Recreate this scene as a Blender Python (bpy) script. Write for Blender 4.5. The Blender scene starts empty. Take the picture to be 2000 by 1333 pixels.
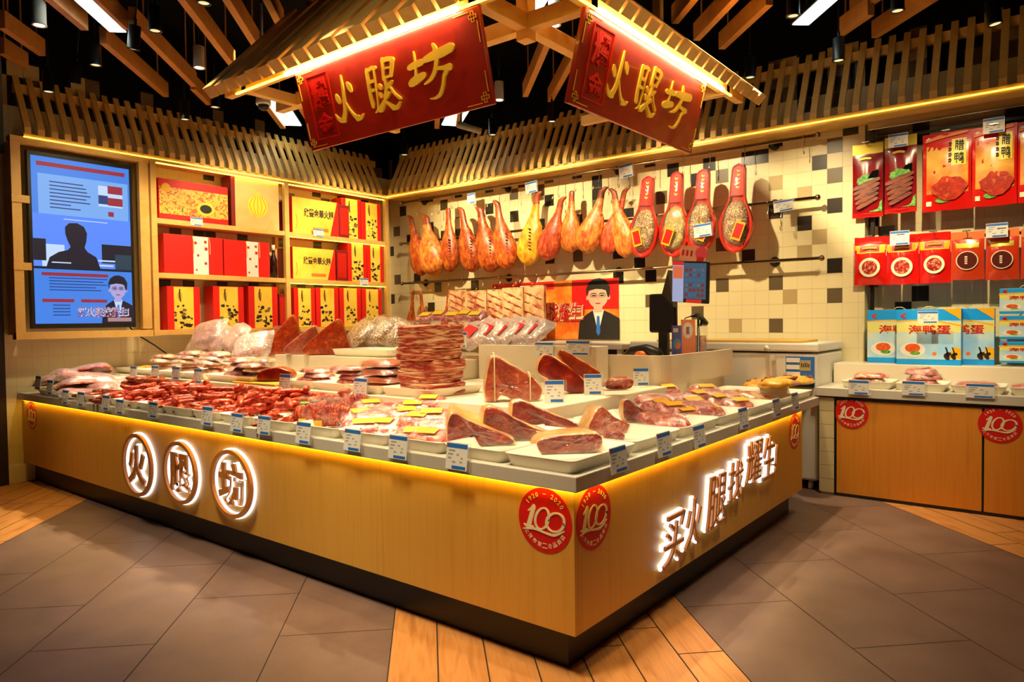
import bpy, math, random
from mathutils import Vector, Matrix, noise
random.seed(7)
sc = bpy.context.scene
COL = sc.collection
PI = math.pi

# ------------------------------------------------------------------ camera
F_PX = 1382.32
YAW, PITCH, ROLL = 0.66849, -0.029135, -0.012397
CAM = Vector((-2.35672, -1.54394, 1.47978))
_f = Vector((math.cos(PITCH)*math.cos(YAW), math.cos(PITCH)*math.sin(YAW), math.sin(PITCH)))
_r0 = _f.cross(Vector((0, 0, 1))).normalized()
_u0 = _r0.cross(_f)
_r = _r0*math.cos(ROLL) + _u0*math.sin(ROLL)
_u = -_r0*math.sin(ROLL) + _u0*math.cos(ROLL)
cd = bpy.data.cameras.new('camera'); cam = bpy.data.objects.new('camera', cd); COL.objects.link(cam)
cd.sensor_width = 36.0; cd.lens = F_PX/2000*36.0; cd.clip_start = 0.05
cam.matrix_world = Matrix(((_r.x, _u.x, -_f.x, CAM.x), (_r.y, _u.y, -_f.y, CAM.y), (_r.z, _u.z, -_f.z, CAM.z), (0, 0, 0, 1)))
sc.camera = cam

def bp(px, py, ax, val):
    """the point of the plane ax=val seen at this spot of the photograph"""
    d = _f + _r*((px-1000)/F_PX) - _u*((py-666.5)/F_PX)
    i = 'xyz'.index(ax)
    return CAM + d*((val-CAM[i])/d[i])

# ------------------------------------------------------------------ exposure, world, lights
sc.view_settings.view_transform = 'Standard'; sc.view_settings.look = 'None'
sc.view_settings.exposure = 0.32; sc.view_settings.gamma = 1.0; sc.view_settings.use_curve_mapping = False
w = bpy.data.worlds.new('world'); sc.world = w; w.use_nodes = True
w.node_tree.nodes['Background'].inputs[0].default_value = (0.05, 0.035, 0.03, 1)
w.node_tree.nodes['Background'].inputs[1].default_value = 0.22
WARM = (1.0, 0.74, 0.40)
def lamp(name, kind, loc, power, color=WARM, target=None, size=0.1, size_y=None, angle=60, blend=0.6):
    l = bpy.data.lights.new(name, kind); l.energy = power; l.color = color
    if kind == 'SPOT': l.spot_size = math.radians(angle); l.spot_blend = blend; l.shadow_soft_size = size
    elif kind == 'AREA':
        l.size = size
        if size_y: l.shape = 'RECTANGLE'; l.size_y = size_y
    else: l.shadow_soft_size = size
    o = bpy.data.objects.new(name, l); COL.objects.link(o); o.location = loc
    if target is not None:
        o.rotation_euler = (Vector(target)-Vector(loc)).to_track_quat('-Z', 'Y').to_euler()
    return o
# ceiling spots of the aisle in front of the counter, plus two added for the signs (outside the frame, behind and beside the camera)
AISLE = [((-1.15, 2.4, 3.9), (0.25, 2.2, 0.5), 300), ((-1.05, 0.5, 3.9), (0.25, 0.75, 0.45), 310), ((-1.1, 4.5, 3.9), (0.1, 4.4, 0.5), 120),
         ((0.9, -1.15, 3.9), (1.4, 0.15, 0.5), 135), ((2.7, -0.9, 3.9), (3.85, -0.35, 0.55), 120), ((-0.4, -0.3, 3.9), (-0.30, -0.05, 0.0), 70),
         ((-2.6, 1.2, 3.7), (0.5, 1.6, 2.9), 75), ((0.9, -2.4, 3.7), (1.6, 0.5, 2.9), 70)]  # last two: added to brighten the sign lettering, no known lamps
# added spots, no lamps of the awning: they throw the counter's edge shadow on the floor
EDGE = [((0.27, 3.3, 3.65), (-0.6, 3.3, 0.0), 90), ((0.27, 1.9, 3.65), (-0.6, 1.7, 0.0), 110), ((0.2, 0.2, 3.65), (-0.5, -0.2, 0.0), 100), ((1.5, 0.25, 3.65), (1.3, -0.5, 0.0), 90)]
for a, b, p in EDGE: lamp('edge_shadow_spot', 'SPOT', a, p, (1.0, 0.80, 0.52), b, 0.03, angle=54, blend=1.0)
for i, (a, b, p) in enumerate(AISLE):
    lamp('aisle_or_fill_spot', 'SPOT', a, p*1.5, (1.0, 0.77, 0.46), b, 0.30, angle=47 if a[2] > 3.8 else 40, blend=1.0)
# spots over the counter and towards the hanging goods, plus three added fills
SHOP = [((1.3, 4.9, 3.7), (0.6, 4.9, 0.9), 210), ((1.3, 3.6, 3.7), (0.7, 3.5, 0.9), 215), ((1.2, 2.3, 3.7), (0.7, 2.1, 0.9), 165), ((1.1, 1.0, 3.7), (0.6, 0.8, 0.9), 150),
        ((2.3, 1.0, 3.7), (2.0, 0.4, 0.9), 190), ((3.4, 0.6, 3.7), (3.1, 0.35, 0.9), 130), ((1.75, 3.0, 4.2), (2.25, 2.9, 1.4), 150), ((1.35, 4.6, 4.1), (2.1, 4.6, 1.35), 150), ((1.0, 5.5, 4.0), (1.4, 5.6, 1.2), 110),  # last three here: added fill for the dark goods at the back
        ((2.6, 4.6, 3.8), (4.7, 4.6, 2.3), 195), ((2.6, 3.2, 3.8), (4.7, 3.2, 2.2), 195), ((2.6, 1.8, 3.8), (4.7, 1.6, 2.1), 205), ((2.5, 0.6, 3.8), (4.7, 0.5, 1.7), 240),
        ((2.0, 4.2, 3.8), (2.2, 6.3, 2.2), 125), ((3.3, 4.2, 3.8), (3.7, 6.3, 2.2), 150), ((0.6, 4.2, 3.8), (0.6, 6.3, 1.9), 60),
        ((2.5, -0.9, 3.8), (4.6, -0.75, 1.7), 150)]
for i, (a, b, p) in enumerate(SHOP):
    lamp('shop_or_fill_spot', 'SPOT', a, p*1.9, (1.0, 0.80, 0.46), b, 0.05, angle=58, blend=0.8)

# ------------------------------------------------------------------ materials
def C(r, g, b):
    f = lambda c: (c/255/12.92) if c <= 10 else ((c/255+0.055)/1.055)**2.4
    return (f(r), f(g), f(b), 1.0)
MATS = {}
def nt(name):
    m = bpy.data.materials.new(name); m.use_nodes = True
    t = m.node_tree; b = t.nodes['Principled BSDF']
    return m, t, b
def mat(name, col, rough=0.5, metal=0.0, emit=0.0, spec=0.5, ecol=None, coat=0.0, bump=0.0, bscale=40):
    if name in MATS: return MATS[name]
    m, t, b = nt(name)
    b.inputs['Base Color'].default_value = col; b.inputs['Roughness'].default_value = rough
    b.inputs['Metallic'].default_value = metal; b.inputs['Specular IOR Level'].default_value = spec
    b.inputs['Coat Weight'].default_value = coat
    if emit:
        b.inputs['Emission Color'].default_value = ecol or col; b.inputs['Emission Strength'].default_value = emit
    if bump:
        n = t.nodes.new('ShaderNodeTexNoise'); n.inputs['Scale'].default_value = bscale; n.inputs['Detail'].default_value = 4
        k = t.nodes.new('ShaderNodeBump'); k.inputs['Strength'].default_value = bump; k.inputs['Distance'].default_value = 0.01
        c = t.nodes.new('ShaderNodeTexCoord'); t.links.new(c.outputs['Object'], n.inputs['Vector'])
        t.links.new(n.outputs['Fac'], k.inputs['Height']); t.links.new(k.outputs['Normal'], b.inputs['Normal'])
    MATS[name] = m; return m
def ramp(t, stops):
    r = t.nodes.new('ShaderNodeValToRGB'); e = r.color_ramp.elements
    e[0].position, e[0].color = stops[0]; e[1].position, e[1].color = stops[-1]
    for p, c in stops[1:-1]:
        x = e.new(p); x.color = c
    return r
def noisy(name, stops, scale=(8, 8, 8), detail=4, rough=0.5, coord='Object', bump=0.0, dist=0.4, spec=0.5, coat=0.0, nrough=0.55, metal=0.0, rot=(0, 0, 0)):
    """colour from a stretched noise through a ramp"""
    if name in MATS: return MATS[name]
    m, t, b = nt(name)
    c = t.nodes.new('ShaderNodeTexCoord'); mp = t.nodes.new('ShaderNodeMapping'); mp.inputs['Scale'].default_value = scale
    mp.inputs['Rotation'].default_value = rot
    n = t.nodes.new('ShaderNodeTexNoise'); n.inputs['Scale'].default_value = 1.0; n.inputs['Detail'].default_value = detail
    n.inputs['Roughness'].default_value = nrough; n.inputs['Distortion'].default_value = dist
    oi = t.nodes.new('ShaderNodeObjectInfo'); ad = t.nodes.new('ShaderNodeVectorMath'); ad.operation = 'ADD'
    sc_ = t.nodes.new('ShaderNodeMath'); sc_.operation = 'MULTIPLY'; sc_.inputs[1].default_value = 37.0
    t.links.new(oi.outputs['Random'], sc_.inputs[0]); t.links.new(c.outputs[coord], mp.inputs['Vector'])
    t.links.new(mp.outputs['Vector'], ad.inputs[0]); t.links.new(sc_.outputs[0], ad.inputs[1]); t.links.new(ad.outputs[0], n.inputs['Vector'])
    r = ramp(t, stops); t.links.new(n.outputs['Fac'], r.inputs['Fac']); t.links.new(r.outputs['Color'], b.inputs['Base Color'])
    b.inputs['Roughness'].default_value = rough; b.inputs['Specular IOR Level'].default_value = spec; b.inputs['Coat Weight'].default_value = coat
    b.inputs['Metallic'].default_value = metal
    if bump:
        k = t.nodes.new('ShaderNodeBump'); k.inputs['Strength'].default_value = bump; k.inputs['Distance'].default_value = 0.01
        t.links.new(n.outputs['Fac'], k.inputs['Height']); t.links.new(k.outputs['Normal'], b.inputs['Normal'])
    MATS[name] = m; return m
def film(name, tint=(1, 1, 1), gloss=0.06, rough=0.12, bscale=45, bstr=0.6, haze=0.03):
    """thin clear plastic: mostly see-through, a little milky, with crinkled highlights"""
    if name in MATS: return MATS[name]
    m, t, b = nt(name); t.nodes.remove(b); out = t.nodes['Material Output']
    tr = t.nodes.new('ShaderNodeBsdfTransparent'); tr.inputs[0].default_value = (*tint, 1)
    gl = t.nodes.new('ShaderNodeBsdfGlossy'); gl.inputs['Roughness'].default_value = rough; gl.inputs['Color'].default_value = (1, 1, 1, 1)
    df = t.nodes.new('ShaderNodeBsdfDiffuse'); df.inputs[0].default_value = (0.95, 0.92, 0.84, 1)
    lw = t.nodes.new('ShaderNodeLayerWeight'); lw.inputs['Blend'].default_value = 0.35
    n = t.nodes.new('ShaderNodeTexNoise'); n.inputs['Scale'].default_value = bscale; n.inputs['Detail'].default_value = 3
    c = t.nodes.new('ShaderNodeTexCoord'); t.links.new(c.outputs['Object'], n.inputs['Vector'])
    k = t.nodes.new('ShaderNodeBump'); k.inputs['Strength'].default_value = bstr; k.inputs['Distance'].default_value = 0.02
    t.links.new(n.outputs['Fac'], k.inputs['Height'])
    for x in (gl, df, lw): t.links.new(k.outputs['Normal'], x.inputs['Normal'])
    ma = t.nodes.new('ShaderNodeMath'); ma.operation = 'MULTIPLY_ADD'; ma.inputs[1].default_value = 0.16; ma.inputs[2].default_value = gloss
    t.links.new(lw.outputs['Fresnel'], ma.inputs[0])
    m1 = t.nodes.new('ShaderNodeMixShader'); m1.inputs[0].default_value = haze
    t.links.new(tr.outputs[0], m1.inputs[1]); t.links.new(df.outputs[0], m1.inputs[2])
    m2 = t.nodes.new('ShaderNodeMixShader'); t.links.new(ma.outputs[0], m2.inputs[0]); t.links.new(m1.outputs[0], m2.inputs[1]); t.links.new(gl.outputs[0], m2.inputs[2])
    t.links.new(m2.outputs[0], out.inputs['Surface'])
    MATS[name] = m; return m
def glow(name, col, strength):
    if name in MATS: return MATS[name]
    m, t, b = nt(name); b.inputs['Base Color'].default_value = (0, 0, 0, 1)
    b.inputs['Emission Color'].default_value = col; b.inputs['Emission Strength'].default_value = strength
    MATS[name] = m; return m

M = {}
M['white'] = mat('white_laminate', C(238, 226, 200), 0.35)
M['slab'] = mat('grey_white_stone', C(205, 200, 185), 0.4)
M['tray'] = mat('white_melamine', C(244, 236, 214), 0.25, coat=0.2)
M['plinth'] = mat('black_plinth', C(8, 7, 9), 0.35)
M['black'] = mat('black_plastic', C(16, 16, 17), 0.4)
M['blackmetal'] = mat('black_metal', C(22, 21, 22), 0.35, 0.4)
M['dark'] = mat('dark_void', C(9, 9, 10), 0.9, spec=0.1)
M['steel'] = mat('brushed_steel', C(190, 180, 165), 0.25, 1.0)
M['bronze'] = mat('dark_bronze_steel', C(150, 122, 92), 0.28, 1.0)
M['whitemetal'] = mat('white_painted_metal', C(225, 222, 212), 0.4)
M['red'] = mat('red_paper', C(196, 20, 14), 0.4)
M['darkred'] = mat('dark_red_paper', C(128, 16, 14), 0.45)
M['stickred'] = mat('red_vinyl', C(218, 22, 16), 0.45)
M['stickwhite'] = mat('cream_vinyl', C(240, 228, 190), 0.45)
M['gold'] = mat('gold_leaf_letter', C(252, 208, 60), 0.4)
M['paper'] = mat('white_card', C(232, 230, 222), 0.5)
M['blue'] = mat('blue_print', C(40, 110, 200), 0.5)
M['grey'] = mat('grey_print', C(168, 166, 164), 0.6)
M['ink'] = mat('black_ink', C(25, 18, 14), 0.6)
M['redink'] = mat('red_ink', C(200, 30, 25), 0.5)
M['yellowlabel'] = mat('yellow_label', C(242, 176, 18), 0.45)
M['orange'] = mat('orange_print', C(240, 120, 50), 0.45)
M['green'] = mat('green_plastic', C(120, 190, 40), 0.4)
M['rope'] = mat('pale_twine', C(225, 205, 150), 0.8)
WOODS = [(0.30, C(216, 160, 62)), (0.55, C(224, 170, 72)), (0.8, C(206, 148, 54))]
M['veneer'] = noisy('wood_veneer', WOODS, (26, 26, 1.1), 5, 0.42, dist=0.3, bump=0.02)
M['doorwood'] = noisy('orange_wood_veneer', [(0.3, C(218, 138, 40)), (0.55, C(226, 148, 48)), (0.8, C(206, 124, 34))], (22, 22, 1.0), 5, 0.4, dist=0.3)
M['pine'] = noisy('pine_wood', [(0.3, C(216, 168, 84)), (0.6, C(226, 182, 100)), (0.85, C(200, 148, 68))], (9, 9, 9), 4, 0.5, dist=0.5)
M['batten'] = noisy('ceiling_batten_wood', [(0.3, C(170, 112, 54)), (0.6, C(186, 126, 64)), (0.85, C(150, 96, 46))], (9, 9, 9), 4, 0.5)
M['signwood'] = noisy('red_brown_sign_wood', [(0.3, C(138, 24, 9)), (0.55, C(162, 34, 12)), (0.8, C(112, 14, 6))], (5, 5, 26), 5, 0.32, dist=0.6, coat=0.3)
M['letterwood'] = noisy('letter_wood', [(0.3, C(204, 128, 56)), (0.7, C(216, 142, 66))], (20, 20, 3), 4, 0.4)
M['film'] = film('clear_film')
M['filmhazy'] = film('milky_film', gloss=0.08, haze=0.42, bscale=30, bstr=0.9)
M['acrylic'] = film('clear_acrylic', gloss=0.06, rough=0.05, bstr=0.0, haze=0.10)
M['meat'] = noisy('cured_meat_marbled', [(0.28, C(240, 196, 144)), (0.40, C(212, 110, 70)), (0.50, C(176, 40, 24)), (0.74, C(124, 14, 8))], (22, 22, 34), 4, 0.35, dist=1.2, bump=0.25)
M['pinkmeat'] = noisy('pink_pork', [(0.28, C(236, 200, 160)), (0.42, C(222, 130, 104)), (0.54, C(184, 50, 42)), (0.75, C(140, 20, 18))], (16, 16, 30), 3, 0.35, dist=1.0, bump=0.2)
M['palemeat'] = noisy('pale_fatty_pork', [(0.3, C(238, 212, 170)), (0.48, C(226, 176, 136)), (0.57, C(196, 64, 50)), (0.8, C(156, 28, 22))], (12, 12, 24), 3, 0.35, dist=0.8, bump=0.2)
M['belly'] = noisy('layered_belly_pork', [(0.36, C(234, 196, 150)), (0.45, C(214, 148, 108)), (0.51, C(176, 66, 50)), (0.57, C(140, 30, 24)), (0.64, C(222, 164, 122))], (5, 5, 52), 3, 0.35, dist=0.6, bump=0.25)
M['orangemeat'] = noisy('orange_cured_slab', [(0.3, C(220, 116, 34)), (0.55, C(200, 90, 24)), (0.8, C(168, 58, 18))], (7, 7, 30), 3, 0.4, dist=0.6, bump=0.2)
M['cutham'] = noisy('cut_ham_face', [(0.28, C(200, 92, 50)), (0.38, C(156, 36, 14)), (0.55, C(120, 14, 6)), (0.8, C(76, 6, 3))], (15, 15, 15), 6, 0.3, dist=0.7, bump=0.25, nrough=0.62)
M['amberham'] = noisy('amber_cut_ham_face', [(0.28, C(216, 128, 52)), (0.42, C(182, 66, 18)), (0.6, C(152, 40, 10)), (0.85, C(110, 22, 6))], (15, 15, 15), 6, 0.3, dist=0.7, bump=0.25, nrough=0.62)
M['rind'] = noisy('pale_rind_fat', [(0.3, C(236, 200, 136)), (0.55, C(222, 166, 90)), (0.8, C(196, 116, 52))], (10, 10, 10), 4, 0.35, bump=0.2)
M['darkrind'] = noisy('brown_rind', [(0.3, C(190, 110, 48)), (0.55, C(140, 66, 28)), (0.8, C(84, 32, 16))], (9, 9, 9), 4, 0.4, bump=0.3)
M['sausage'] = noisy('dark_red_sausage', [(0.30, C(232, 160, 96)), (0.42, C(200, 78, 40)), (0.55, C(172, 38, 20)), (0.78, C(116, 12, 8))], (40, 40, 60), 3, 0.32, dist=0.5, bump=0.5)
M['brownsausage'] = noisy('brown_sausage', [(0.3, C(186, 86, 34)), (0.55, C(132, 42, 16)), (0.8, C(74, 16, 8))], (40, 40, 60), 3, 0.32, bump=0.5)
M['leg'] = noisy('leg_cured_skin', [(0.28, C(226, 146, 54)), (0.42, C(202, 100, 34)), (0.55, C(156, 58, 20)), (0.75, C(84, 26, 10))], (22, 22, 12), 6, 0.34, dist=0.45, bump=0.5, nrough=0.65)
M['legpale'] = noisy('legpale_cured_skin', [(0.28, C(240, 182, 92)), (0.45, C(222, 136, 56)), (0.6, C(188, 84, 34)), (0.78, C(116, 40, 20))], (22, 22, 12), 6, 0.34, dist=0.45, bump=0.5, nrough=0.65)
M['legyellow'] = noisy('legyellow_cured_skin', [(0.28, C(244, 196, 60)), (0.5, C(226, 160, 36)), (0.66, C(190, 110, 24)), (0.8, C(120, 56, 14))], (22, 22, 12), 6, 0.34, dist=0.45, bump=0.5, nrough=0.65)
M['legred'] = noisy('legred_cured_skin', [(0.28, C(232, 140, 78)), (0.45, C(202, 88, 48)), (0.6, C(164, 50, 30)), (0.78, C(96, 24, 14))], (22, 22, 12), 6, 0.34, dist=0.45, bump=0.5, nrough=0.65)
M['shank'] = noisy('dark_shank_skin', [(0.3, C(176, 84, 36)), (0.6, C(126, 50, 24)), (0.85, C(70, 24, 14))], (14, 14, 7), 4, 0.4, bump=0.3)
M['duckskin'] = noisy('yellow_dried_poultry', [(0.3, C(250, 206, 90)), (0.55, C(232, 164, 56)), (0.8, C(186, 100, 34))], (14, 14, 14), 4, 0.35, bump=0.4)
M['pepper'] = noisy('dark_speckled_goods', [(0.36, C(238, 214, 150)), (0.44, C(150, 84, 36)), (0.52, C(70, 44, 26)), (0.62, C(236, 206, 150))], (60, 60, 60), 3, 0.4, dist=0.8, bump=0.5)
M['floral'] = noisy('gold_box_print', [(0.40, C(246, 204, 60)), (0.50, C(234, 186, 50)), (0.56, C(150, 110, 30)), (0.63, C(44, 34, 22)), (0.8, C(214, 160, 40))], (26, 26, 26), 4, 0.4, dist=0.9)
M['goldprint'] = noisy('plain_gold_print', [(0.3, C(250, 212, 84)), (0.6, C(244, 200, 66)), (0.85, C(230, 170, 40))], (6, 6, 6), 3, 0.4)
M['tapestry'] = noisy('festive_scene_print', [(0.3, C(60, 90, 50)), (0.40, C(226, 180, 60)), (0.50, C(240, 200, 90)), (0.58, C(190, 60, 30)), (0.7, C(230, 170, 60)), (0.85, C(120, 40, 20))], (18, 18, 18), 4, 0.4, dist=1.2)
M['pinkgold'] = noisy('pink_gold_paper', [(0.3, C(240, 190, 120)), (0.7, C(230, 172, 104))], (5, 5, 5), 2, 0.4)
M['redbox'] = mat('bright_red_box', C(224, 26, 20), 0.4)
M['skyblue'] = mat('bright_blue_box', C(20, 158, 246), 0.4)
M['sea'] = noisy('seaside_print', [(0.3, C(150, 206, 250)), (0.55, C(200, 226, 226)), (0.75, C(236, 222, 120))], (4, 4, 9), 2, 0.4)
M['egg'] = noisy('egg_yolk_print', [(0.3, C(240, 120, 40)), (0.6, C(220, 80, 30))], (30, 30, 30), 2, 0.4)
M['skin'] = mat('printed_skin', C(232, 176, 150), 0.5)
# ------------------------------------------------------------------ mesh helpers
ID = Matrix.Identity(4)
FX = Matrix(((0, 0, -1, 0), (-1, 0, 0, 0), (0, 1, 0, 0), (0, 0, 0, 1)))   # a surface that faces -X: local x runs to -Y, y up
FY = Matrix(((1, 0, 0, 0), (0, 0, -1, 0), (0, 1, 0, 0), (0, 0, 0, 1)))    # a surface that faces -Y: local x runs to +X, y up
def T(x, y=0, z=0): return Matrix.Translation(x if hasattr(x, '__len__') else (x, y, z))
def RX(a): return Matrix.Rotation(a, 4, 'X')
def RY(a): return Matrix.Rotation(a, 4, 'Y')
def RZ(a): return Matrix.Rotation(a, 4, 'Z')
class MB:
    def __init__(self): self.v = []; self.f = []; self.m = []; self.s = []
    def add(self, vs, fs, m=0, mx=None, smooth=False):
        o = len(self.v)
        for p in vs:
            p = Vector(p); self.v.append(tuple(mx @ p) if mx is not None else tuple(p))
        for f in fs:
            self.f.append(tuple(i+o for i in f)); self.m.append(m); self.s.append(smooth)
        return self
    def box(self, a, b, m=0, mx=None):
        x0, y0, z0 = a; x1, y1, z1 = b
        vs = [(x0, y0, z0), (x1, y0, z0), (x1, y1, z0), (x0, y1, z0), (x0, y0, z1), (x1, y0, z1), (x1, y1, z1), (x0, y1, z1)]
        return self.add(vs, [(0, 3, 2, 1), (4, 5, 6, 7), (0, 1, 5, 4), (1, 2, 6, 5), (2, 3, 7, 6), (3, 0, 4, 7)], m, mx)
    def cbox(self, c, s, m=0, mx=None):
        return self.box([c[i]-s[i]/2 for i in range(3)], [c[i]+s[i]/2 for i in range(3)], m, mx)
    def quad(self, pts, m=0, mx=None): return self.add(pts, [(0, 1, 2, 3)], m, mx)
    def prism(self, poly, d0, d1, m=0, mx=None, mside=None, smooth=False):
        """a 2D outline (x, y) pushed from depth d0 to d1 along local z"""
        n = len(poly)
        vs = [(x, y, d0) for x, y in poly]+[(x, y, d1) for x, y in poly]
        self.add(vs, [tuple(range(n-1, -1, -1)), tuple(range(n, 2*n))], m, mx)
        o = len(self.v)-2*n
        for i in range(n):
            j = (i+1) % n
            self.f.append((o+i, o+j, o+n+j, o+n+i)); self.m.append(m if mside is None else mside); self.s.append(smooth)
        return self
    def tube(self, path, rad, n=8, m=0, mx=None, cap=True, flat=1.0):
        path = [Vector(p) for p in path]; k = len(path)
        if not hasattr(rad, '__len__'): rad = [rad]*k
        vs = []; fs = []
        d0 = (path[1]-path[0]).normalized()
        ref = Vector((0, 0, 1)) if abs(d0.z) < 0.9 else Vector((1, 0, 0))
        for i, p in enumerate(path):
            d = (path[min(i+1, k-1)]-path[max(i-1, 0)]).normalized()
            a = d.cross(ref).normalized(); b = a.cross(d)
            for j in range(n):
                t = 2*PI*j/n
                vs.append(p+a*math.cos(t)*rad[i]+b*math.sin(t)*rad[i]*flat)
        for i in range(k-1):
            for j in range(n):
                j2 = (j+1) % n
                fs.append((i*n+j, i*n+j2, (i+1)*n+j2, (i+1)*n+j))
        if cap: fs += [tuple(range(n-1, -1, -1)), tuple(range((k-1)*n, k*n))]
        return self.add(vs, fs, m, mx, True)
    def lathe(self, prof, n=20, m=0, mx=None):
        """profile of (radius, z) turned about local z"""
        vs = []; fs = []; k = len(prof)
        for r, z in prof:
            for j in range(n):
                t = 2*PI*j/n; vs.append((r*math.cos(t), r*math.sin(t), z))
        for i in range(k-1):
            for j in range(n):
                j2 = (j+1) % n; fs.append((i*n+j, i*n+j2, (i+1)*n+j2, (i+1)*n+j))
        fs += [tuple(range(n-1, -1, -1)), tuple(range((k-1)*n, k*n))]
        return self.add(vs, fs, m, mx, True)
    def disc(self, r, d0, d1, m=0, mx=None, n=40, rx=None, c=(0, 0)):
        return self.prism([(c[0]+(rx or r)*math.cos(2*PI*i/n), c[1]+r*math.sin(2*PI*i/n)) for i in range(n)], d0, d1, m, mx)
    def grid(self, fn, nu, nv, m=0, mx=None, closed=None):
        """fn(u, v) -> point, u and v from 0 to 1"""
        vs = [fn(i/nu, j/nv) for j in range(nv+1) for i in range(nu+1)]
        fs = [(j*(nu+1)+i, j*(nu+1)+i+1, (j+1)*(nu+1)+i+1, (j+1)*(nu+1)+i) for j in range(nv) for i in range(nu)]
        return self.add(vs, fs, m, mx, True)
    def mesh(self, name, mats):
        me = bpy.data.meshes.new(name); me.from_pydata(self.v, [], self.f)
        for x in mats: me.materials.append(x)
        me.polygons.foreach_set('material_index', self.m); me.polygons.foreach_set('use_smooth', self.s)
        me.update(); return me
    def build(self, name, mats, parent=None, mx=None, bevel=0, seg=2):
        if not isinstance(mats, (list, tuple)): mats = [mats]
        return link(name, self.mesh(name, mats), parent, mx, bevel, seg)
def link(name, me, parent=None, mx=None, bevel=0, seg=2):
    o = bpy.data.objects.new(name, me); COL.objects.link(o)
    if parent is not None: o.parent = parent
    if mx is not None: o.matrix_local = mx
    if bevel:
        b = o.modifiers.new('bevel', 'BEVEL'); b.width = bevel; b.segments = seg; b.limit_method = 'ANGLE'; b.angle_limit = math.radians(50)
    return o
def tag(o, label=None, cat=None, group=None, kind=None):
    if label: o['label'] = label
    if cat: o['category'] = cat
    if group: o['group'] = group
    if kind: o['kind'] = kind
    return o
def thing(name, label, cat, mx=None, group=None):
    """an Empty at the thing's base; its parts hang below it"""
    o = bpy.data.objects.new(name, None); COL.objects.link(o); o.empty_display_size = 0.05
    if mx is not None: o.matrix_world = mx
    return tag(o, label, cat, group)
def copy_tree(o, parent=None):
    c = o.copy(); COL.objects.link(c)
    if parent is not None: c.parent = parent
    for ch in list(o.children): copy_tree(ch, c)
    return c
def dup(o, mx, label=None, group=None):
    c = copy_tree(o); c.matrix_world = mx
    if label: c['label'] = label
    if group: c['group'] = group
    return c
ORD = 'first second third fourth fifth sixth seventh eighth ninth tenth eleventh twelfth thirteenth fourteenth fifteenth sixteenth seventeenth eighteenth nineteenth twentieth'.split()
def nth(i, n):
    """leftmost, second from the left ... rightmost"""
    if i == 0: return 'leftmost'
    if i == n-1: return 'rightmost'
    return ORD[i]+' from the left'
_tx = {}
def textmesh(s, bold=0.0, shear=0.0, extrude=0.0, res=3, bev=0.0):
    k = (s, bold, shear, extrude, res, bev)
    if k in _tx: return _tx[k]
    c = bpy.data.curves.new('lettering', 'FONT'); c.body = s; c.align_x = 'CENTER'; c.align_y = 'CENTER'
    c.offset = bold; c.shear = shear; c.extrude = extrude; c.resolution_u = res; c.bevel_depth = bev
    o = bpy.data.objects.new('lettering', c); COL.objects.link(o)
    me = bpy.data.meshes.new_from_object(o.evaluated_get(bpy.context.evaluated_depsgraph_get()))
    bpy.data.objects.remove(o); bpy.data.curves.remove(c)
    xs = [v.co.x for v in me.vertices] or [0]; ys = [v.co.y for v in me.vertices] or [0]
    cx, cy = (min(xs)+max(xs))/2, (min(ys)+max(ys))/2
    for v in me.vertices: v.co.x -= cx; v.co.y -= cy
    _tx[k] = (me, max(xs)-min(xs), max(ys)-min(ys)); return _tx[k]
def text(mb, s, w=None, h=None, m=0, mx=ID, bold=0.0, shear=0.0, depth=0.0015, keep=False):
    """add lettering, w by h, to a mesh builder; lies in the local xy plane, thickness along z"""
    me, W, H = textmesh(s, bold, shear, 0.02)
    if W == 0: return
    sx = w/W if w else h/H
    sy = h/H if h else sx
    vs = [(v.co.x*sx, v.co.y*sy, (v.co.z+0.02)/0.04*depth) for v in me.vertices]
    mb.add(vs, [tuple(p.vertices) for p in me.polygons], m, mx)
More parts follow.
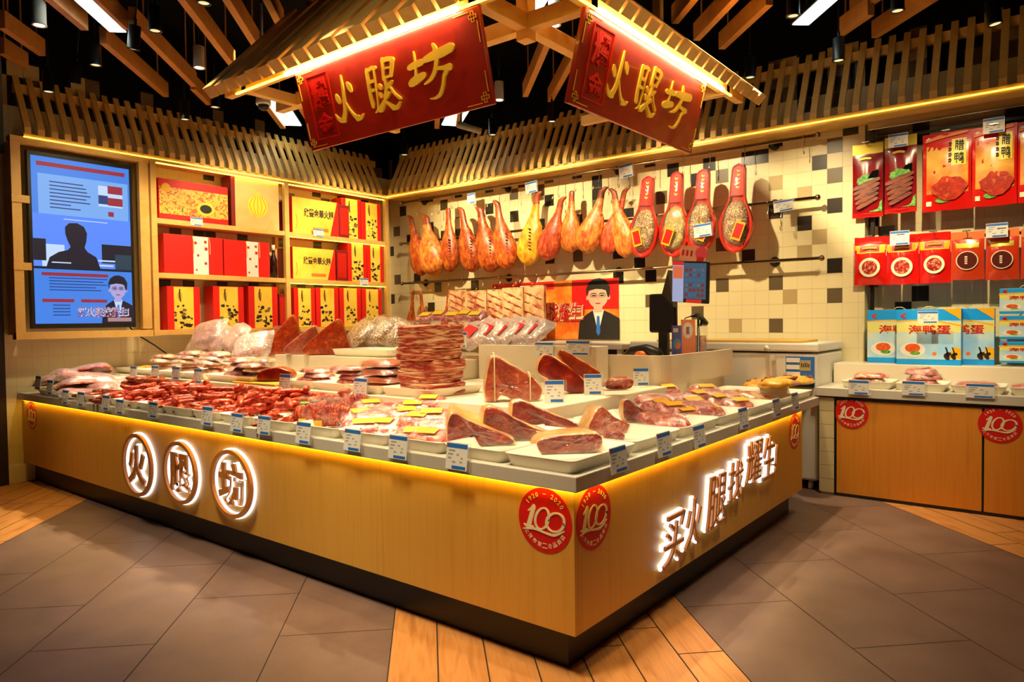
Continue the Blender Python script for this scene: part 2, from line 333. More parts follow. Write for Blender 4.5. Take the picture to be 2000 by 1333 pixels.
def ribbon(mb, pts, ws, m=0, mx=None, d0=0.0, d1=0.01, fn=None):
    """a brush stroke: a smooth line with changing width, raised from d0 to d1"""
    P = [Vector((x, y)) for x, y in pts]; k = len(P)
    if not hasattr(ws, '__len__'): ws = [ws]*k
    S = []; W = []
    for i in range(k-1):
        p0, p1, p2, p3 = P[max(i-1, 0)], P[i], P[i+1], P[min(i+2, k-1)]
        for j in range(6):
            t = j/6
            S.append(0.5*((2*p1)+(p2-p0)*t+(2*p0-5*p1+4*p2-p3)*t*t+(3*p1-p0-3*p2+p3)*t**3)); W.append(ws[i]*(1-t)+ws[i+1]*t)
    S.append(P[-1]); W.append(ws[-1])
    L = []; R = []; n = len(S)
    for i in range(n):
        d = (S[min(i+1, n-1)]-S[max(i-1, 0)]); d = d.normalized() if d.length > 1e-9 else Vector((1, 0)); q = Vector((-d.y, d.x))*W[i]/2
        L.append(S[i]+q); R.append(S[i]-q)
    d = (S[1]-S[0]).normalized(); e = (S[-1]-S[-2]).normalized()
    st = [S[0]-d*W[0]/2*math.cos(a)+Vector((-d.y, d.x))*W[0]/2*math.sin(a) for a in (-0.6, 0, 0.6)]
    en = [S[-1]+e*W[-1]/2*math.cos(a)+Vector((-e.y, e.x))*W[-1]/2*math.sin(a) for a in (0.6, 0, -0.6)]
    f = fn or (lambda p: p)
    vs = []; o = 0
    def put(q, z):
        q = f(q); vs.append((q[0], q[1], z))
    for i in range(n): put(L[i], d1); put(R[i], d1); put(L[i], d0); put(R[i], d0)
    fs = []
    for i in range(n-1):
        a, b = 4*i, 4*i+4
        fs += [(a, a+1, b+1, b), (a+2, a, b, b+2), (a+1, a+3, b+3, b+1)]
    o = len(vs)
    for q in st: put(q, d1)
    for q in st: put(q, d0)
    fs += [(0, o+2, o+1, o, 1), (1, o, o+3, 3), (o, o+1, o+4, o+3), (o+1, o+2, o+5, o+4), (o+2, 0, 2, o+5)]
    e0 = 4*(n-1); o = len(vs)
    for q in en: put(q, d1)
    for q in en: put(q, d0)
    fs += [(e0, e0+1, o+2, o+1, o), (e0+1, e0+3, o+5, o+2), (o+2, o+5, o+4, o+1), (o+1, o+4, o+3, o), (o, o+3, e0+2, e0)]
    mb.add(vs, fs, m, mx)
def nz(x, y, z=0, s=1.0): return noise.noise(Vector((x*s, y*s, z*s)))

# ------------------------------------------------------------------ the setting
YW, XW = 6.33, 4.75          # left wall (faces -Y) and back wall (faces -X)
ZC = 4.7
Q = math.sqrt(0.5)
def floor_build():
    mb = MB(); mb.quad([(-8, -8, -0.004), (9, -8, -0.004), (9, 9, -0.004), (-8, 9, -0.004)], 2)
    def uv(u, v): return ((u-v)*Q, (u+v)*Q, 0.0)
    def tile(u0, u1, v0, v1, m, g):
        pts = [uv(u0+g, v0+g), uv(u1-g, v0+g), uv(u1-g, v1-g), uv(u0+g, v1-g)]
        if all(-7.5 < p[0] < 6 and -7.5 < p[1] < 7 for p in pts): mb.quad([(p[0], p[1], 0) for p in pts], m)
    rows = [(0.768, 1.303, 0), (1.303, 1.855, 0), (1.855, 2.405, 0), (2.405, 2.94, 0), (2.94, 3.488, 0),
            (-1.277, -0.703, 0), (-1.85, -1.277, 0), (-2.41, -1.85, 0), (-2.985, -2.41, 0)]
    vs = [0.768, 1.303, 1.855, 2.405, 2.94, 3.488]
    for v0, v1, off in [(0.768, 1.303, .655), (1.303, 1.855, .09), (1.855, 2.405, .655), (2.405, 2.94, .09), (2.94, 3.488, .655),
                        (-1.277, -0.703, .70), (-1.85, -1.277, .155), (-2.41, -1.85, .70), (-2.985, -2.41, .155),
                        (6.4, 6.95, 0.1), (6.95, 7.5, .6), (-6.5, -5.9, 0), (-7.0, -6.5, .5)]:
        for k in range(-8, 9): tile(off+1.1*k, off+1.1*(k+1), v0, v1, 0, 0.0022)
    def planks(v0, v1, n, seed):
        r = random.Random(seed); st = (v1-v0)/n
        for i in range(n):
            o = r.uniform(0, 0.9)
            for k in range(-10, 11): tile(o+0.95*k, o+0.95*(k+1), v0+st*i, v0+st*(i+1), 1, 0.0032)
    planks(-0.703, 0.768, 7, 3); planks(3.488, 6.4, 14, 5); planks(-5.9, -2.985, 14, 9)
    # stone-look tiles and wood-look planks
    mt, t, b = nt('grey_stone_tile')
    c = t.nodes.new('ShaderNodeTexCoord'); n = t.nodes.new('ShaderNodeTexNoise'); n.inputs['Scale'].default_value = 3.5; n.inputs['Detail'].default_value = 6
    n2 = t.nodes.new('ShaderNodeTexNoise'); n2.inputs['Scale'].default_value = 60; n2.inputs['Detail'].default_value = 3
    ad = t.nodes.new('ShaderNodeMath'); ad.operation = 'MULTIPLY_ADD'; ad.inputs[1].default_value = 0.3
    t.links.new(c.outputs['Object'], n.inputs['Vector']); t.links.new(c.outputs['Object'], n2.inputs['Vector'])
    t.links.new(n2.outputs['Fac'], ad.inputs[0]); t.links.new(n.outputs['Fac'], ad.inputs[2])
    r = ramp(t, [(0.35, C(106, 82, 74)), (0.95, C(132, 106, 94))]); t.links.new(ad.outputs[0], r.inputs['Fac']); t.links.new(r.outputs['Color'], b.inputs['Base Color'])
    b.inputs['Roughness'].default_value = 0.42
    mp, t, b = nt('wood_plank_tile')
    c = t.nodes.new('ShaderNodeTexCoord'); mpn = t.nodes.new('ShaderNodeMapping'); mpn.inputs['Rotation'].default_value = (0, 0, -PI/4); mpn.inputs['Scale'].default_value = (2.2, 26, 1)
    mpn.vector_type = 'POINT'
    rot = t.nodes.new('ShaderNodeMapping'); rot.inputs['Rotation'].default_value = (0, 0, -PI/4)
    scl = t.nodes.new('ShaderNodeMapping'); scl.inputs['Scale'].default_value = (2.0, 22, 1)
    n = t.nodes.new('ShaderNodeTexNoise'); n.inputs['Scale'].default_value = 1; n.inputs['Detail'].default_value = 6; n.inputs['Distortion'].default_value = 0.8
    t.nodes.remove(mpn)
    t.links.new(c.outputs['Object'], rot.inputs['Vector']); t.links.new(rot.outputs['Vector'], scl.inputs['Vector']); t.links.new(scl.outputs['Vector'], n.inputs['Vector'])
    r = ramp(t, [(0.3, C(180, 116, 60)), (0.5, C(212, 148, 84)), (0.7, C(192, 126, 66))]); t.links.new(n.outputs['Fac'], r.inputs['Fac'])
    t.links.new(r.outputs['Color'], b.inputs['Base Color']); b.inputs['Roughness'].default_value = 0.38
    o = mb.build('floor', [mt, mp, mat('dark_grout', C(48, 38, 34), 0.8)])
    tag(o, 'floor of diagonal grey stone tiles crossed by bands of wood planks', 'floor', kind='structure')
floor_build()

TY, TZ, PY, PZ = 0.136, 0.1402, 0.131, 3.148-0.1402*30
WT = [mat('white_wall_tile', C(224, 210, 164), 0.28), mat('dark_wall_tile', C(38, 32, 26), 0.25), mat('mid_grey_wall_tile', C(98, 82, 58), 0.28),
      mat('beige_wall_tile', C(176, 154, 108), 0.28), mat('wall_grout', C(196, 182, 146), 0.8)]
BACK = {1: '1662,251 1601,317 1634,401 1573,436 1636,520 1517,413 1485,298 1458,304 1512,267 1408,339 1462,500 787,411 872,396 835,385 902,367 960,358 952,359 1020,349 936,428 802,463 871,457 901,450 840,438 952,408 1006,420 1056,434 1075,388 764,488 766,586 861,562 922,559 837,601 1078,505 818,540 1122,330 1163,353 1174,374 1135,424 1238,413 1306,332 1356,349 1260,308 1383,319 1057,434 1198,497 1242,513 1198,543 1267,538 1745,225 1885,215 1570,200 1640,180 1700,165 1340,250 1120,290',
        2: '1631,283 1633,343 1409,553 1405,478 1410,559 1518,555 1637,579 1519,640 1360,608 1262,590 1056,369 1070,340 1175,400 1288,384 1406,342 1136,502 1265,590 775,450 890,415 1002,376 1060,367 776,546 1434,638 1040,610 945,600',
        3: '1573,375 1514,357 1574,491 1438,640 1574,492 1600,470 1548,590'}
LEFT = {1: '410,350 388,447 411,459 476,465 550,462 315,484 322,544 366,544 435,546 497,547 624,378 673,382 642,393 707,386 676,469 627,478 593,550 628,558 669,559 612,646 735,330 745,345 350,210',
        2: '341,442 515,457 574,385 200,250 280,280', 3: '440,600'}
def tilemap(dic, ax, val, ph):
    d = {}
    for k, s in dic.items():
        for q in s.split():
            x, y = map(float, q.split(',')); p = bp(x, y, ax, val)
            d[(math.floor(((p.y if ax == 'x' else p.x)-ph)/TY), math.floor((p.z-PZ)/TZ))] = k
    return d
def tiled(mb, frame_pt, a0, a1, z0, z1, dark, ph, hole=None, ragged=False):
    """square tiles with open joints over a grout backing; frame_pt(a, z, d) gives the point, d = distance out of the wall"""
    mb.quad([frame_pt(a0, z0, 0), frame_pt(a1, z0, 0), frame_pt(a1, z1, 0), frame_pt(a0, z1, 0)], 4) if hole is None else None
    g = 0.0013
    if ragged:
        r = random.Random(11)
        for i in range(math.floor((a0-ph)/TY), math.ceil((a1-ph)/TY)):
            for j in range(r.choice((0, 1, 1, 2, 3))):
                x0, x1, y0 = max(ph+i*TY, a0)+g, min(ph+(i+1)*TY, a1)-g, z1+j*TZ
                mb.quad([frame_pt(x0, y0, .0015), frame_pt(x1, y0, .0015), frame_pt(x1, y0+TZ, .0015), frame_pt(x0, y0+TZ, .0015)], r.choice((2, 1, 2, 3)))  # darker tile colours stand in for the shadow above the slats
    for i in range(math.floor((a0-ph)/TY), math.ceil((a1-ph)/TY)):
        for j in range(math.floor((z0-PZ)/TZ), math.ceil((z1-PZ)/TZ)):
            x0, x1 = max(ph+i*TY, a0), min(ph+(i+1)*TY, a1); y0, y1 = max(PZ+j*TZ, z0), min(PZ+(j+1)*TZ, z1)
            if x1-x0 < .01 or y1-y0 < .01: continue
            mb.quad([frame_pt(x0+g, y0+g, .0015), frame_pt(x1-g, y0+g, .0015), frame_pt(x1-g, y1-g, .0015), frame_pt(x0+g, y1-g, .0015)], dark.get((i, j), 0))
fb = lambda a, z, d: (XW-d, a, z)
NY0, NY1, NZ0, NZ1 = -3.2, -0.06, 1.06, 3.27      # the recessed niche in the back wall
mb = MB(); dk = tilemap(BACK, 'x', XW, PY)
ZT = PZ+33*TZ
tiled(mb, fb, NY1, YW, 0, ZT, dk, PY, ragged=True); tiled(mb, fb, NY0, NY1, 0, NZ0, {}, PY); tiled(mb, fb, NY0, NY1, NZ1, ZT, dk, PY, ragged=True)
tag(mb.build('wall_back', WT), 'back wall of small white tiles with scattered dark tiles', 'wall', kind='structure')
mb = MB(); ND = 0.16
dn = tilemap({1: '1730,452 1802,579 1768,598 1797,256 1700,300 1900,225 1980,232 1712,425', 2: '1760,320 1690,560'}, 'x', XW+ND, PY)
tiled(mb, lambda a, z, d: (XW+ND-d, a, z), NY0, NY1, NZ0, NZ1, dn, PY)
for a, b in (((XW, NY1, NZ0), (XW+ND, NY1+.02, NZ1)), ((XW, NY0, NZ1), (XW+ND, NY1, NZ1+.02)), ((XW, NY0, NZ0-.02), (XW+ND, NY1, NZ0))): mb.box(a, b, 0)
tag(mb.build('wall_niche', WT), 'recessed tiled niche in the back wall behind the hanging bags', 'wall', kind='structure')
mb = MB(); tiled(mb, lambda a, z, d: (a, YW-d, z), -0.12, XW, 0, ZT, tilemap(LEFT, 'y', YW, PY), PY, ragged=True)
tag(mb.build('wall_left', WT), 'left wall of small white tiles with scattered dark tiles behind the shelves', 'wall', kind='structure')
mb = MB(); mb.box((-0.14, YW-.05, 0), (0.16, YW+.0, .17), 0)
tag(mb.build('baseboard_left', [M['white']], bevel=.004), 'low white plinth at the foot of the left tiled wall', 'baseboard', kind='structure')
mb = MB(); mb.box((-0.22, YW-.10, 0), (-0.12, YW+.1, 3.1), 0); mb.box((-1.6, YW+.02, 0), (-0.22, YW+.06, 3.1), 0)
tag(mb.build('door_1', [mat('dark_brown_door', C(30, 18, 14), 0.4)]), 'dark brown doorway at the left edge beside the tiled wall', 'door', kind='structure')
mb = MB(); mb.box((-0.14, YW-.06, 3.1), (-0.06, YW, ZC-.3), 0)
tag(mb.build('trim_1', [mat('grey_green_trim', C(92, 90, 70), 0.5)]), 'narrow grey edge strip at the top of the left wall', 'trim', kind='structure')
mb = MB(); mb.box((-8, -8, ZC), (9, 9, ZC+.1), 0); mb.box((XW+.008, -8, 3.45), (XW+.3, 9, ZC), 0); mb.box((XW+.2, -8, 0), (XW+.3, 9, 3.45), 0); mb.box((-8, YW+.12, 0), (9, YW+.25, ZC), 0); mb.box((-.2, YW+.008, 3.5), (XW, YW+.12, ZC), 0)
tag(mb.build('ceiling', [M['dark']]), 'black painted open ceiling above the shop', 'ceiling', kind='structure')
# slanting boards under the ceiling, all on one diagonal
BAT = [(90, 0, 170, 60, 3.9), (0, 55, 85, 110, 3.9), (0, 105, 52, 135, 3.9), (200, 85, 325, 190, 3.9), (270, 50, 370, 170, 3.9), (375, 175, 410, 206, 3.9), (350, 0, 457, 130, 3.9), (437, 0, 505, 95, 3.9),
       (515, 0, 553, 55, 3.9), (600, 0, 616, 26, 3.9), (165, -30, 232, 58, 3.95), (1318, 47, 1357, 0, 3.9), (1360, 80, 1437, 0, 3.9), (1412, 97, 1500, 10, 3.9), (1640, 70, 1705, 30, 3.9), (1705, 75, 1830, 0, 3.9), (1650, 35, 1760, -20, 4.0), (1030, 190, 1070, 75, 3.9), (1085, 200, 1116, 102, 3.9), (858, 252, 850, 200, 3.9), (905, 248, 890, 200, 3.9), (575, 205, 640, 290, 3.9), (510, 200, 556, 252, 3.9)]
for i, (x0, y0, x1, y1, z) in enumerate(BAT):
    A, B = bp(x0, y0, 'z', z), bp(x1, y1, 'z', z)
    um = (A.x+A.y+B.x+B.y)*Q/2; vm = ((A.y-A.x)+(B.y-B.x))*Q/2; L = abs((A.x+A.y-B.x-B.y)*Q)
    mb = MB(); mb.box((-L/2, -.03, 0), (L/2, .03, .15))
    for sgn in (-.35, .35): mb.box((sgn*L-.006, -.006, .15), (sgn*L+.006, .006, ZC-z))
    o = mb.build('trim_%d' % (i+2), [M['batten']], mx=T((um-vm)*Q, (um+vm)*Q, z) @ RZ(PI/4), bevel=.003)
    tag(o, 'wooden board hung on edge below the black ceiling', 'ceiling board', 'diagonal boards below the ceiling', 'structure')
# ------------------------------------------------------------------ slatted eaves on the two walls
LEDC = C(255, 214, 60)
M['strip'] = glow('yellow_led_strip', LEDC, 9.0)
M['tube'] = glow('white_led_tube', C(255, 236, 190), 44.0)
def eave(name, label, fr, a0, a1, pitch, z0, out, rise):
    """slats lean from a front rail up to the wall; fr(a, o, z): a along the wall, o out of it"""
    t = thing(name, label, 'slatted eave', T(fr((a0+a1)/2, 0, z0)))
    inv = t.matrix_world.inverted(); P = lambda a, o, z: inv @ Vector(fr(a, o, z))
    mb = MB(); n = int((a1-a0)/pitch)
    for i in range(n+1):
        a = a0+i*pitch; hw = .027
        q = [P(a+s*hw, o, z) for (o, z) in ((out+.02, z0+.02), (out+.02, z0+.085), (.012, z0+rise), (.012, z0+rise-.065)) for s in (-1, 1)]
        mb.add(q, [(0, 1, 3, 2), (2, 3, 5, 4), (4, 5, 7, 6), (6, 7, 1, 0), (0, 2, 4, 6), (1, 7, 5, 3)], 0)
    mb.build('slat_panel', [M['pine']], t)
    def bar(o0, o1, za, zb, nm, m, b0=a0-.03, b1=a1+.03):
        mb = MB(); q = [P(a, o, z) for z in (za, zb) for o in (o0, o1) for a in (b0, b1)]
        mb.add(q, [(0, 1, 3, 2), (4, 6, 7, 5), (0, 4, 5, 1), (2, 3, 7, 6), (0, 2, 6, 4), (1, 5, 7, 3)], 0); return mb.build(nm, [m], t)
    bar(out-.05, out, z0-.035, z0+.03, 'front_rail', M['pine']); bar(.0, .05, z0+rise-.16, z0+rise-.08, 'wall_rail', M['pine'])
    bar(out, out+.006, z0-.006, z0, 'led_strip', M['strip'])
    bar(.01, out-.05, z0-.03, z0-.02, 'soffit_board', M['pine'])
    return t
eave('slatted_eave', 'slatted wooden eave with yellow light line above the hanging hams on the back wall', lambda a, o, z: (XW-o, a, z), -1.7, 6.02, .118, 3.245, .3, .72)
eave('slatted_eave', 'slatted wooden eave running above the screen and gift shelves on the left wall', lambda a, o, z: (a, YW-o, z), .06, 4.42, .112, 3.235, .28, .62)

# ------------------------------------------------------------------ hanging awning over the counter with its two signs
ZE = 3.12
t = thing('hanging_awning', 'slatted timber awning frame hung over the counter corner with lit eaves', 'awning', T(.45, .45, ZE))
inv = T(-.45, -.45, -ZE)
SL = math.radians(47); SLR = math.radians(43)
mb = MB(); cs, sn = math.cos(SL), math.sin(SL)
for i in range(26):                                  # rafters of the left slope
    y = 3.29-i*.135
    if y < -.1: break
    L = 1.0 if y > .6 else max(.15, 1.0-(.6-y)*1.2)
    mb.box((-.06, -.054, 0), (L, .054, .085-.012*(i % 2)), 0, inv @ T(.40, y, ZE+.03) @ RY(-SL))
mb.build('rafter_panel', [M['pine']], t)
mb = MB()
for i in range(26):                                  # rafters of the right slope
    x = 3.10-i*.135
    if x < .0: break
    mb.box((-.054, -.06, 0), (.054, 1.0, .085-.012*(i % 2)), 0, inv @ T(x, .40, ZE+.03) @ RX(SLR))
mb.build('rafter_panel', [M['pine']], t)
def beam(a, b, m=M['pine'], nm='beam'):
    mb = MB(); mb.box(a, b, 0, inv); return mb.build(nm, [m], t, bevel=.003)
beam((.44, .40, ZE+.005), (.50, 3.30, ZE+.075)); beam((.40, .44, ZE+.0051), (3.05, .50, ZE+.0751))
beam((.44, .86, ZE-.005), (2.7, .93, ZE+.085)); beam((.86, .44, ZE-.0051), (.93, 3.3, ZE+.0851))
beam((.44, 3.02, ZE-.005), (1.9, 3.08, ZE+.07)); beam((2.72, .44, ZE-.005), (2.78, 1.7, ZE+.07))
beam((.855, .855, ZE-.06), (.935, .935, ZC), nm='post'); beam((.86, 2.5, ZE+.08), (.92, 2.56, ZC), nm='post'); beam((2.5, .86, ZE+.08), (2.56, .92, ZC), nm='post')
for z in (.35, .7):
    beam((.44+z*1.2, .9, ZE+.1+z*.9), (.50+z*1.2, 3.3, ZE+.16+z*.9)); beam((.9, .44+z*1.2, ZE+.1+z*.9), (3.05, .50+z*1.2, ZE+.16+z*.9))
for a, b, nm, m in (((.432, .44, ZE-.006), (.445, 3.14, ZE+.004), 'led_strip', M['strip']), ((.44, .432, ZE-.006), (2.80, .445, ZE+.004), 'led_strip', M['strip'])):
    mb = MB(); mb.box(a, b, 0, inv); mb.build(nm, [m], t)
for a, b in (((.43, 2.53, ZE-.002), (.43, 1.0, ZE-.002)), ((.92, .43, ZE-.002), (2.62, .43, ZE-.002))):
    mb = MB(); mb.tube([a, b], .014, 10, 0, inv); mb.build('light_tube', [M['tube']], t)

SIGN = dict(q=[(305, 570), (1712, 30), (1870, 805), (440, 1165)])
def sign_uv(p):
    """inverse bilinear: a spot on the photographed board -> (u right, v up) in 0..1"""
    a, b, c, d = [Vector(x) for x in SIGN['q']]; p = Vector(p); u = v = .5
    for _ in range(12):
        f = a*(1-u)*(1-v)+b*u*(1-v)+c*u*v+d*(1-u)*v-p
        du = (b-a)*(1-v)+(c-d)*v; dv = (d-a)*(1-u)+(c-b)*u
        det = du.x*dv.y-du.y*dv.x
        u -= (f.x*dv.y-f.y*dv.x)/det; v -= (du.x*f.y-du.y*f.x)/det
    return u, 1-v
HUO = [([(688, 712), (700, 735), (718, 762)], [22, 40, 34]), ([(784, 615), (802, 640), (818, 668)], [24, 46, 30]),
       ([(728, 555), (745, 640), (760, 740), (768, 830), (758, 895)], [10, 22, 30, 36, 42]), ([(762, 905), (730, 908), (705, 892), (682, 862)], [40, 34, 20, 6]),
       ([(772, 765), (812, 825), (850, 868), (880, 885)], [10, 14, 22, 42]), ([(878, 888), (905, 880), (926, 850)], [42, 26, 6])]
TUI = [([(948, 512), (966, 620), (985, 715), (1006, 788)], [34, 32, 32, 36]), ([(952, 520), (985, 490), (1016, 488)], [20, 26, 24]),
       ([(1004, 495), (1022, 620), (1042, 745), (1046, 812), (1028, 842)], [18, 13, 12, 14, 8]), ([(972, 600), (1002, 592)], [26, 22]), ([(985, 668), (1012, 662)], [26, 20]),
       ([(1072, 425), (1082, 500), (1088, 575)], [30, 28, 26]), ([(1075, 435), (1112, 418), (1152, 422)], [28, 30, 30]), ([(1148, 425), (1146, 490), (1142, 552)], [32, 26, 18]),
       ([(1085, 492), (1140, 482)], [14, 14]), ([(1092, 565), (1145, 548)], [18, 16]), ([(1098, 570), (1112, 640), (1106, 722)], [26, 24, 26]), ([(1152, 592), (1134, 622), (1112, 652)], [14, 30, 16]),
       ([(1142, 640), (1178, 690), (1222, 728)], [14, 14, 20]), ([(1055, 625), (1070, 645)], [24, 30]), ([(1062, 690), (1078, 712)], [20, 26]),
       ([(1135, 688), (1108, 740), (1090, 780), (1072, 818)], [26, 22, 34, 40]), ([(1104, 745), (1142, 775), (1178, 802)], [12, 20, 34]), ([(1178, 804), (1205, 795), (1226, 752)], [34, 24, 6])]
FANG = [([(1278, 492), (1320, 468), (1366, 448)], [34, 44, 40]), ([(1304, 366), (1318, 440), (1330, 530), (1332, 590)], [10, 16, 22, 26]), ([(1298, 615), (1330, 590), (1388, 548)], [46, 56, 40]),
        ([(1440, 315), (1456, 345), (1462, 385)], [20, 32, 40]), ([(1386, 435), (1440, 405), (1500, 378), (1566, 340)], [34, 52, 62, 56]),
        ([(1476, 405), (1470, 500), (1446, 575), (1400, 622)], [34, 30, 24, 10]), ([(1485, 500), (1530, 498), (1568, 492)], [22, 28, 44]), ([(1550, 512), (1534, 560)], [30, 24]),
        ([(1534, 560), (1530, 640), (1514, 705), (1480, 735), (1448, 738)], [24, 22, 22, 16, 6])]
def sign(label, mx, W, H):
    t = thing('hanging_sign', label, 'sign', mx)
    mb = MB(); mb.box((-W/2, -H/2, -.03), (W/2, H/2, 0)); mb.build('board', [M['signwood']], t, bevel=.004)
    fn = lambda p: ((sign_uv(p)[0]-.5)*W, (sign_uv(p)[1]-.5)*H)
    k = W/1480.0
    for chars in (HUO, TUI, FANG):
        mb = MB()
        for i, (pts, ws) in enumerate(chars):
            loc = [fn(q) for q in pts]; ribbon(mb, loc, [x*k*.82 for x in ws], 0, None, -.001, .009+.0006*i)
        mb.build('letter', [M['gold']], t)
    red = mat('carved_red_seal', C(214, 22, 12), 0.35)
    mb = MB(); x0, x1, y0, y1 = [a for a in (-.435*W, -.30*W, -.385*H, .40*H)]
    for a, b in (((x0, y0), (x1, y0)), ((x1, y0), (x1, y1)), ((x1, y1), (x0, y1)), ((x0, y1), (x0, y0))): ribbon(mb, [a, ((a[0]+b[0])/2, (a[1]+b[1])/2), b], .007, 0, None, -.001, .006)
    text(mb, '耀', .10*W, .36*H, 0, T((x0+x1)/2, .17*H, 0), .02, depth=.007); text(mb, '金', .095*W, .26*H, 0, T((x0+x1)/2, -.20*H, 0), .02, depth=.007)
    mb.build('seal', [red], t)
    # gold fret in each corner
    for sx in (-1, 1):
        for sy in (-1, 1):
            mb = MB(); cx, cy, e = sx*(W/2-.045), sy*(H/2-.045), .017
            segs = []
            for ox, oy in ((0, 0), (e, 0), (0, e), (-e, 0), (0, -e)):
                segs += [((cx+ox-e/2, cy+oy-e/2), (cx+ox+e/2, cy+oy-e/2)), ((cx+ox+e/2, cy+oy-e/2), (cx+ox+e/2, cy+oy+e/2)), ((cx+ox+e/2, cy+oy+e/2), (cx+ox-e/2, cy+oy+e/2)), ((cx+ox-e/2, cy+oy+e/2), (cx+ox-e/2, cy+oy-e/2))]
            segs += [((cx-sx*e*1.5, cy+sy*.026), (cx-sx*.13, cy+sy*.026)), ((cx+sx*.026, cy-sy*e*1.5), (cx+sx*.026, cy-sy*.13))]
            for a, b in segs: ribbon(mb, [a, ((a[0]+b[0])/2, (a[1]+b[1])/2), b], .0032, 0, None, -.001, .004)
            mb.build('corner_fret', [M['gold']], t)
    for x in (-W/2+.1, W/2-.1):
        mb = MB(); mb.box((x-.012, H/2-.03, -.05), (x+.012, H/2+.06, -.03)); mb.build('hanger', [M['blackmetal']], t)
    return t
def frame_mx(c, right, up):
    r = Vector(right).normalized(); n = r.cross(Vector(up)).normalized(); u = n.cross(r)
    return Matrix(((r.x, u.x, n.x, c[0]), (r.y, u.y, n.y, c[1]), (r.z, u.z, n.z, c[2]), (0, 0, 0, 1)))
sign('red-brown hanging board with gold brush characters, the left of the two signs', frame_mx((.51, 1.665, 2.87), (0, -1, 0), (-.12, 0, .478)), 1.585, .495)
sign('red-brown hanging board with gold brush characters, the right of the two signs', frame_mx((1.61, .51, 2.875), (1, 0, 0), (0, -.12, .478)), 1.56, .49)

# ------------------------------------------------------------------ lamps below the ceiling
def spot_proto(name, label, body, lens):
    t = thing(name, label, 'spotlight')
    mb = MB(); mb.lathe([(.03, .19), (.046, .185), (.046, .012), (.05, .008), (.05, 0), (.038, 0), (.038, .012)], 20); mb.build('housing', [body], t)
    mb = MB(); mb.lathe([(.037, .006), (.02, .003), (.001, .002)], 20); mb.build('lens', [lens], t)
    mb = MB(); mb.tube([(0, 0, .19), (0, 0, .24)], .012, 8); mb.build('bracket', [M['blackmetal']], t)
    return t
lens_dim = glow('spot_lens_dim', C(255, 226, 160), 0.9); lens_on = glow('spot_lens_bright', C(255, 250, 240), 9.0)
SP = [(187, 128, 0, 0, 'fourth'), (260, 97, 0, 14, ''), (146, 163, 0, 16, ''), (95, 180, 0, 0, ''), (303, 61, 0, 0, ''), (398, 7, 0, 0, ''), (361, 234, 0, 0, ''), (420, 210, 0, 0, ''), (484, 183, 0, 0, ''),
      (962, 264, 0, 0, ''), (790, 303, 0, 0, ''), (1078, 238, 0, 0, ''), (1465, 152, 0, 0, ''), (1549, 32, 0, 0, ''), (1638, 119, 0, 0, ''), (1944, 48, 0, -8, ''), (1753, 22, 0, 0, ''),
      (77, 50, 1, 0, ''), (389, 133, 1, 0, ''), (975, 196, 1, 0, ''), (1083, 50, 1, 0, '')]
WHERE = ['black spotlight hanging left of the long ceiling light panel', 'tilted black spotlight just right of the long ceiling light panel', 'tilted black spotlight above the left wall eave', 'black spotlight above the wall screen at far left',
         'round downlight between the boards at upper left', 'round downlight at the top edge left of the awning', 'black spotlight above the gift shelves, low between the boards', 'slim black spotlight below the left tip of the awning', 'small downlight beside the awning left corner',
         'black spotlight below the right end of the left sign', 'small black spotlight above the corner of the two walls', 'black spotlight left of the right sign lower corner', 'downlight beyond the right tip of the awning', 'round downlight beside the right ceiling light panel', 'black ringed spotlight in front of the right eave', 'black tilted spotlight at the top right corner', 'bright downlight at top right between the boards',
         'white tube spotlight with bright lens at the top left', 'white tube spotlight left of the awning', 'white tube spotlight right of the left sign', 'white spotlight between the awning beams']
pb = spot_proto('track_spotlight', '', M['black'], lens_dim); pw = spot_proto('tube_spotlight', '', M['whitemetal'], lens_on)
used = {}
for (x, y, k, tilt, _), lab in zip(SP, WHERE):
    z = 3.72; P = bp(x, y, 'z', z)
    if P.x > XW-.75: P = bp(x, y, 'x', XW-.75)
    if P.y > YW-.7: P = bp(x, y, 'y', YW-.7)
    src = pw if k else pb
    mx = T(P) @ RX(math.radians(tilt))
    if id(src) not in used: used[id(src)] = 1; o = src; o.matrix_world = mx; o['label'] = lab
    else: o = dup(src, mx, lab)
    if P.z+.24 < ZC:
        mb = MB(); mb.tube([(0, 0, .235), (0, 0, ZC-P.z)], .005, 6); mb.build('hanging_rod', [M['blackmetal']], o)
def panel_light(label, c0, c1, wid, z):
    A, B = bp(*c0, 'z', z), bp(*c1, 'z', z); L = (B-A).length; yaw = math.atan2(B.y-A.y, B.x-A.x)
    t = thing('ceiling_light_panel', label, 'light panel', T((A+B)/2) @ RZ(yaw))
    mb = MB(); mb.box((-L/2, -wid/2, .004), (L/2, wid/2, .05)); mb.build('housing', [M['blackmetal']], t, bevel=.004)
    mb = MB(); mb.box((-L/2+.015, -wid/2+.015, -.002), (L/2-.015, wid/2-.015, .004)); mb.build('diffuser', [glow('panel_diffuser', C(236, 255, 246), 5.0)], t)
    for s in (-1, 1):
        mb = MB(); mb.tube([(s*L*.3, 0, .05), (s*L*.3, 0, ZC-z)], .005, 6); mb.build('hanging_rod', [M['blackmetal']], t)
panel_light('long white light panel below the ceiling at upper left', (130, -30), (232, 64), .16, 3.95)
panel_light('white light panel left of the left sign', (536, 190), (574, 246), .22, 3.95)
panel_light('white light panel glimpsed below the left sign', (898, 214), (880, 246), .26, 3.95)
panel_light('white light panel above the right sign at upper right', (1640, -20), (1562, 50), .17, 3.95)
panel_light('white light panel behind the awning post', (1062, -30), (1008, 66), .22, 3.95)
P = bp(515, 222, 'z', 3.6)
t = thing('dome_camera', 'white dome security camera between the boards left of the left sign', 'camera', T(P))
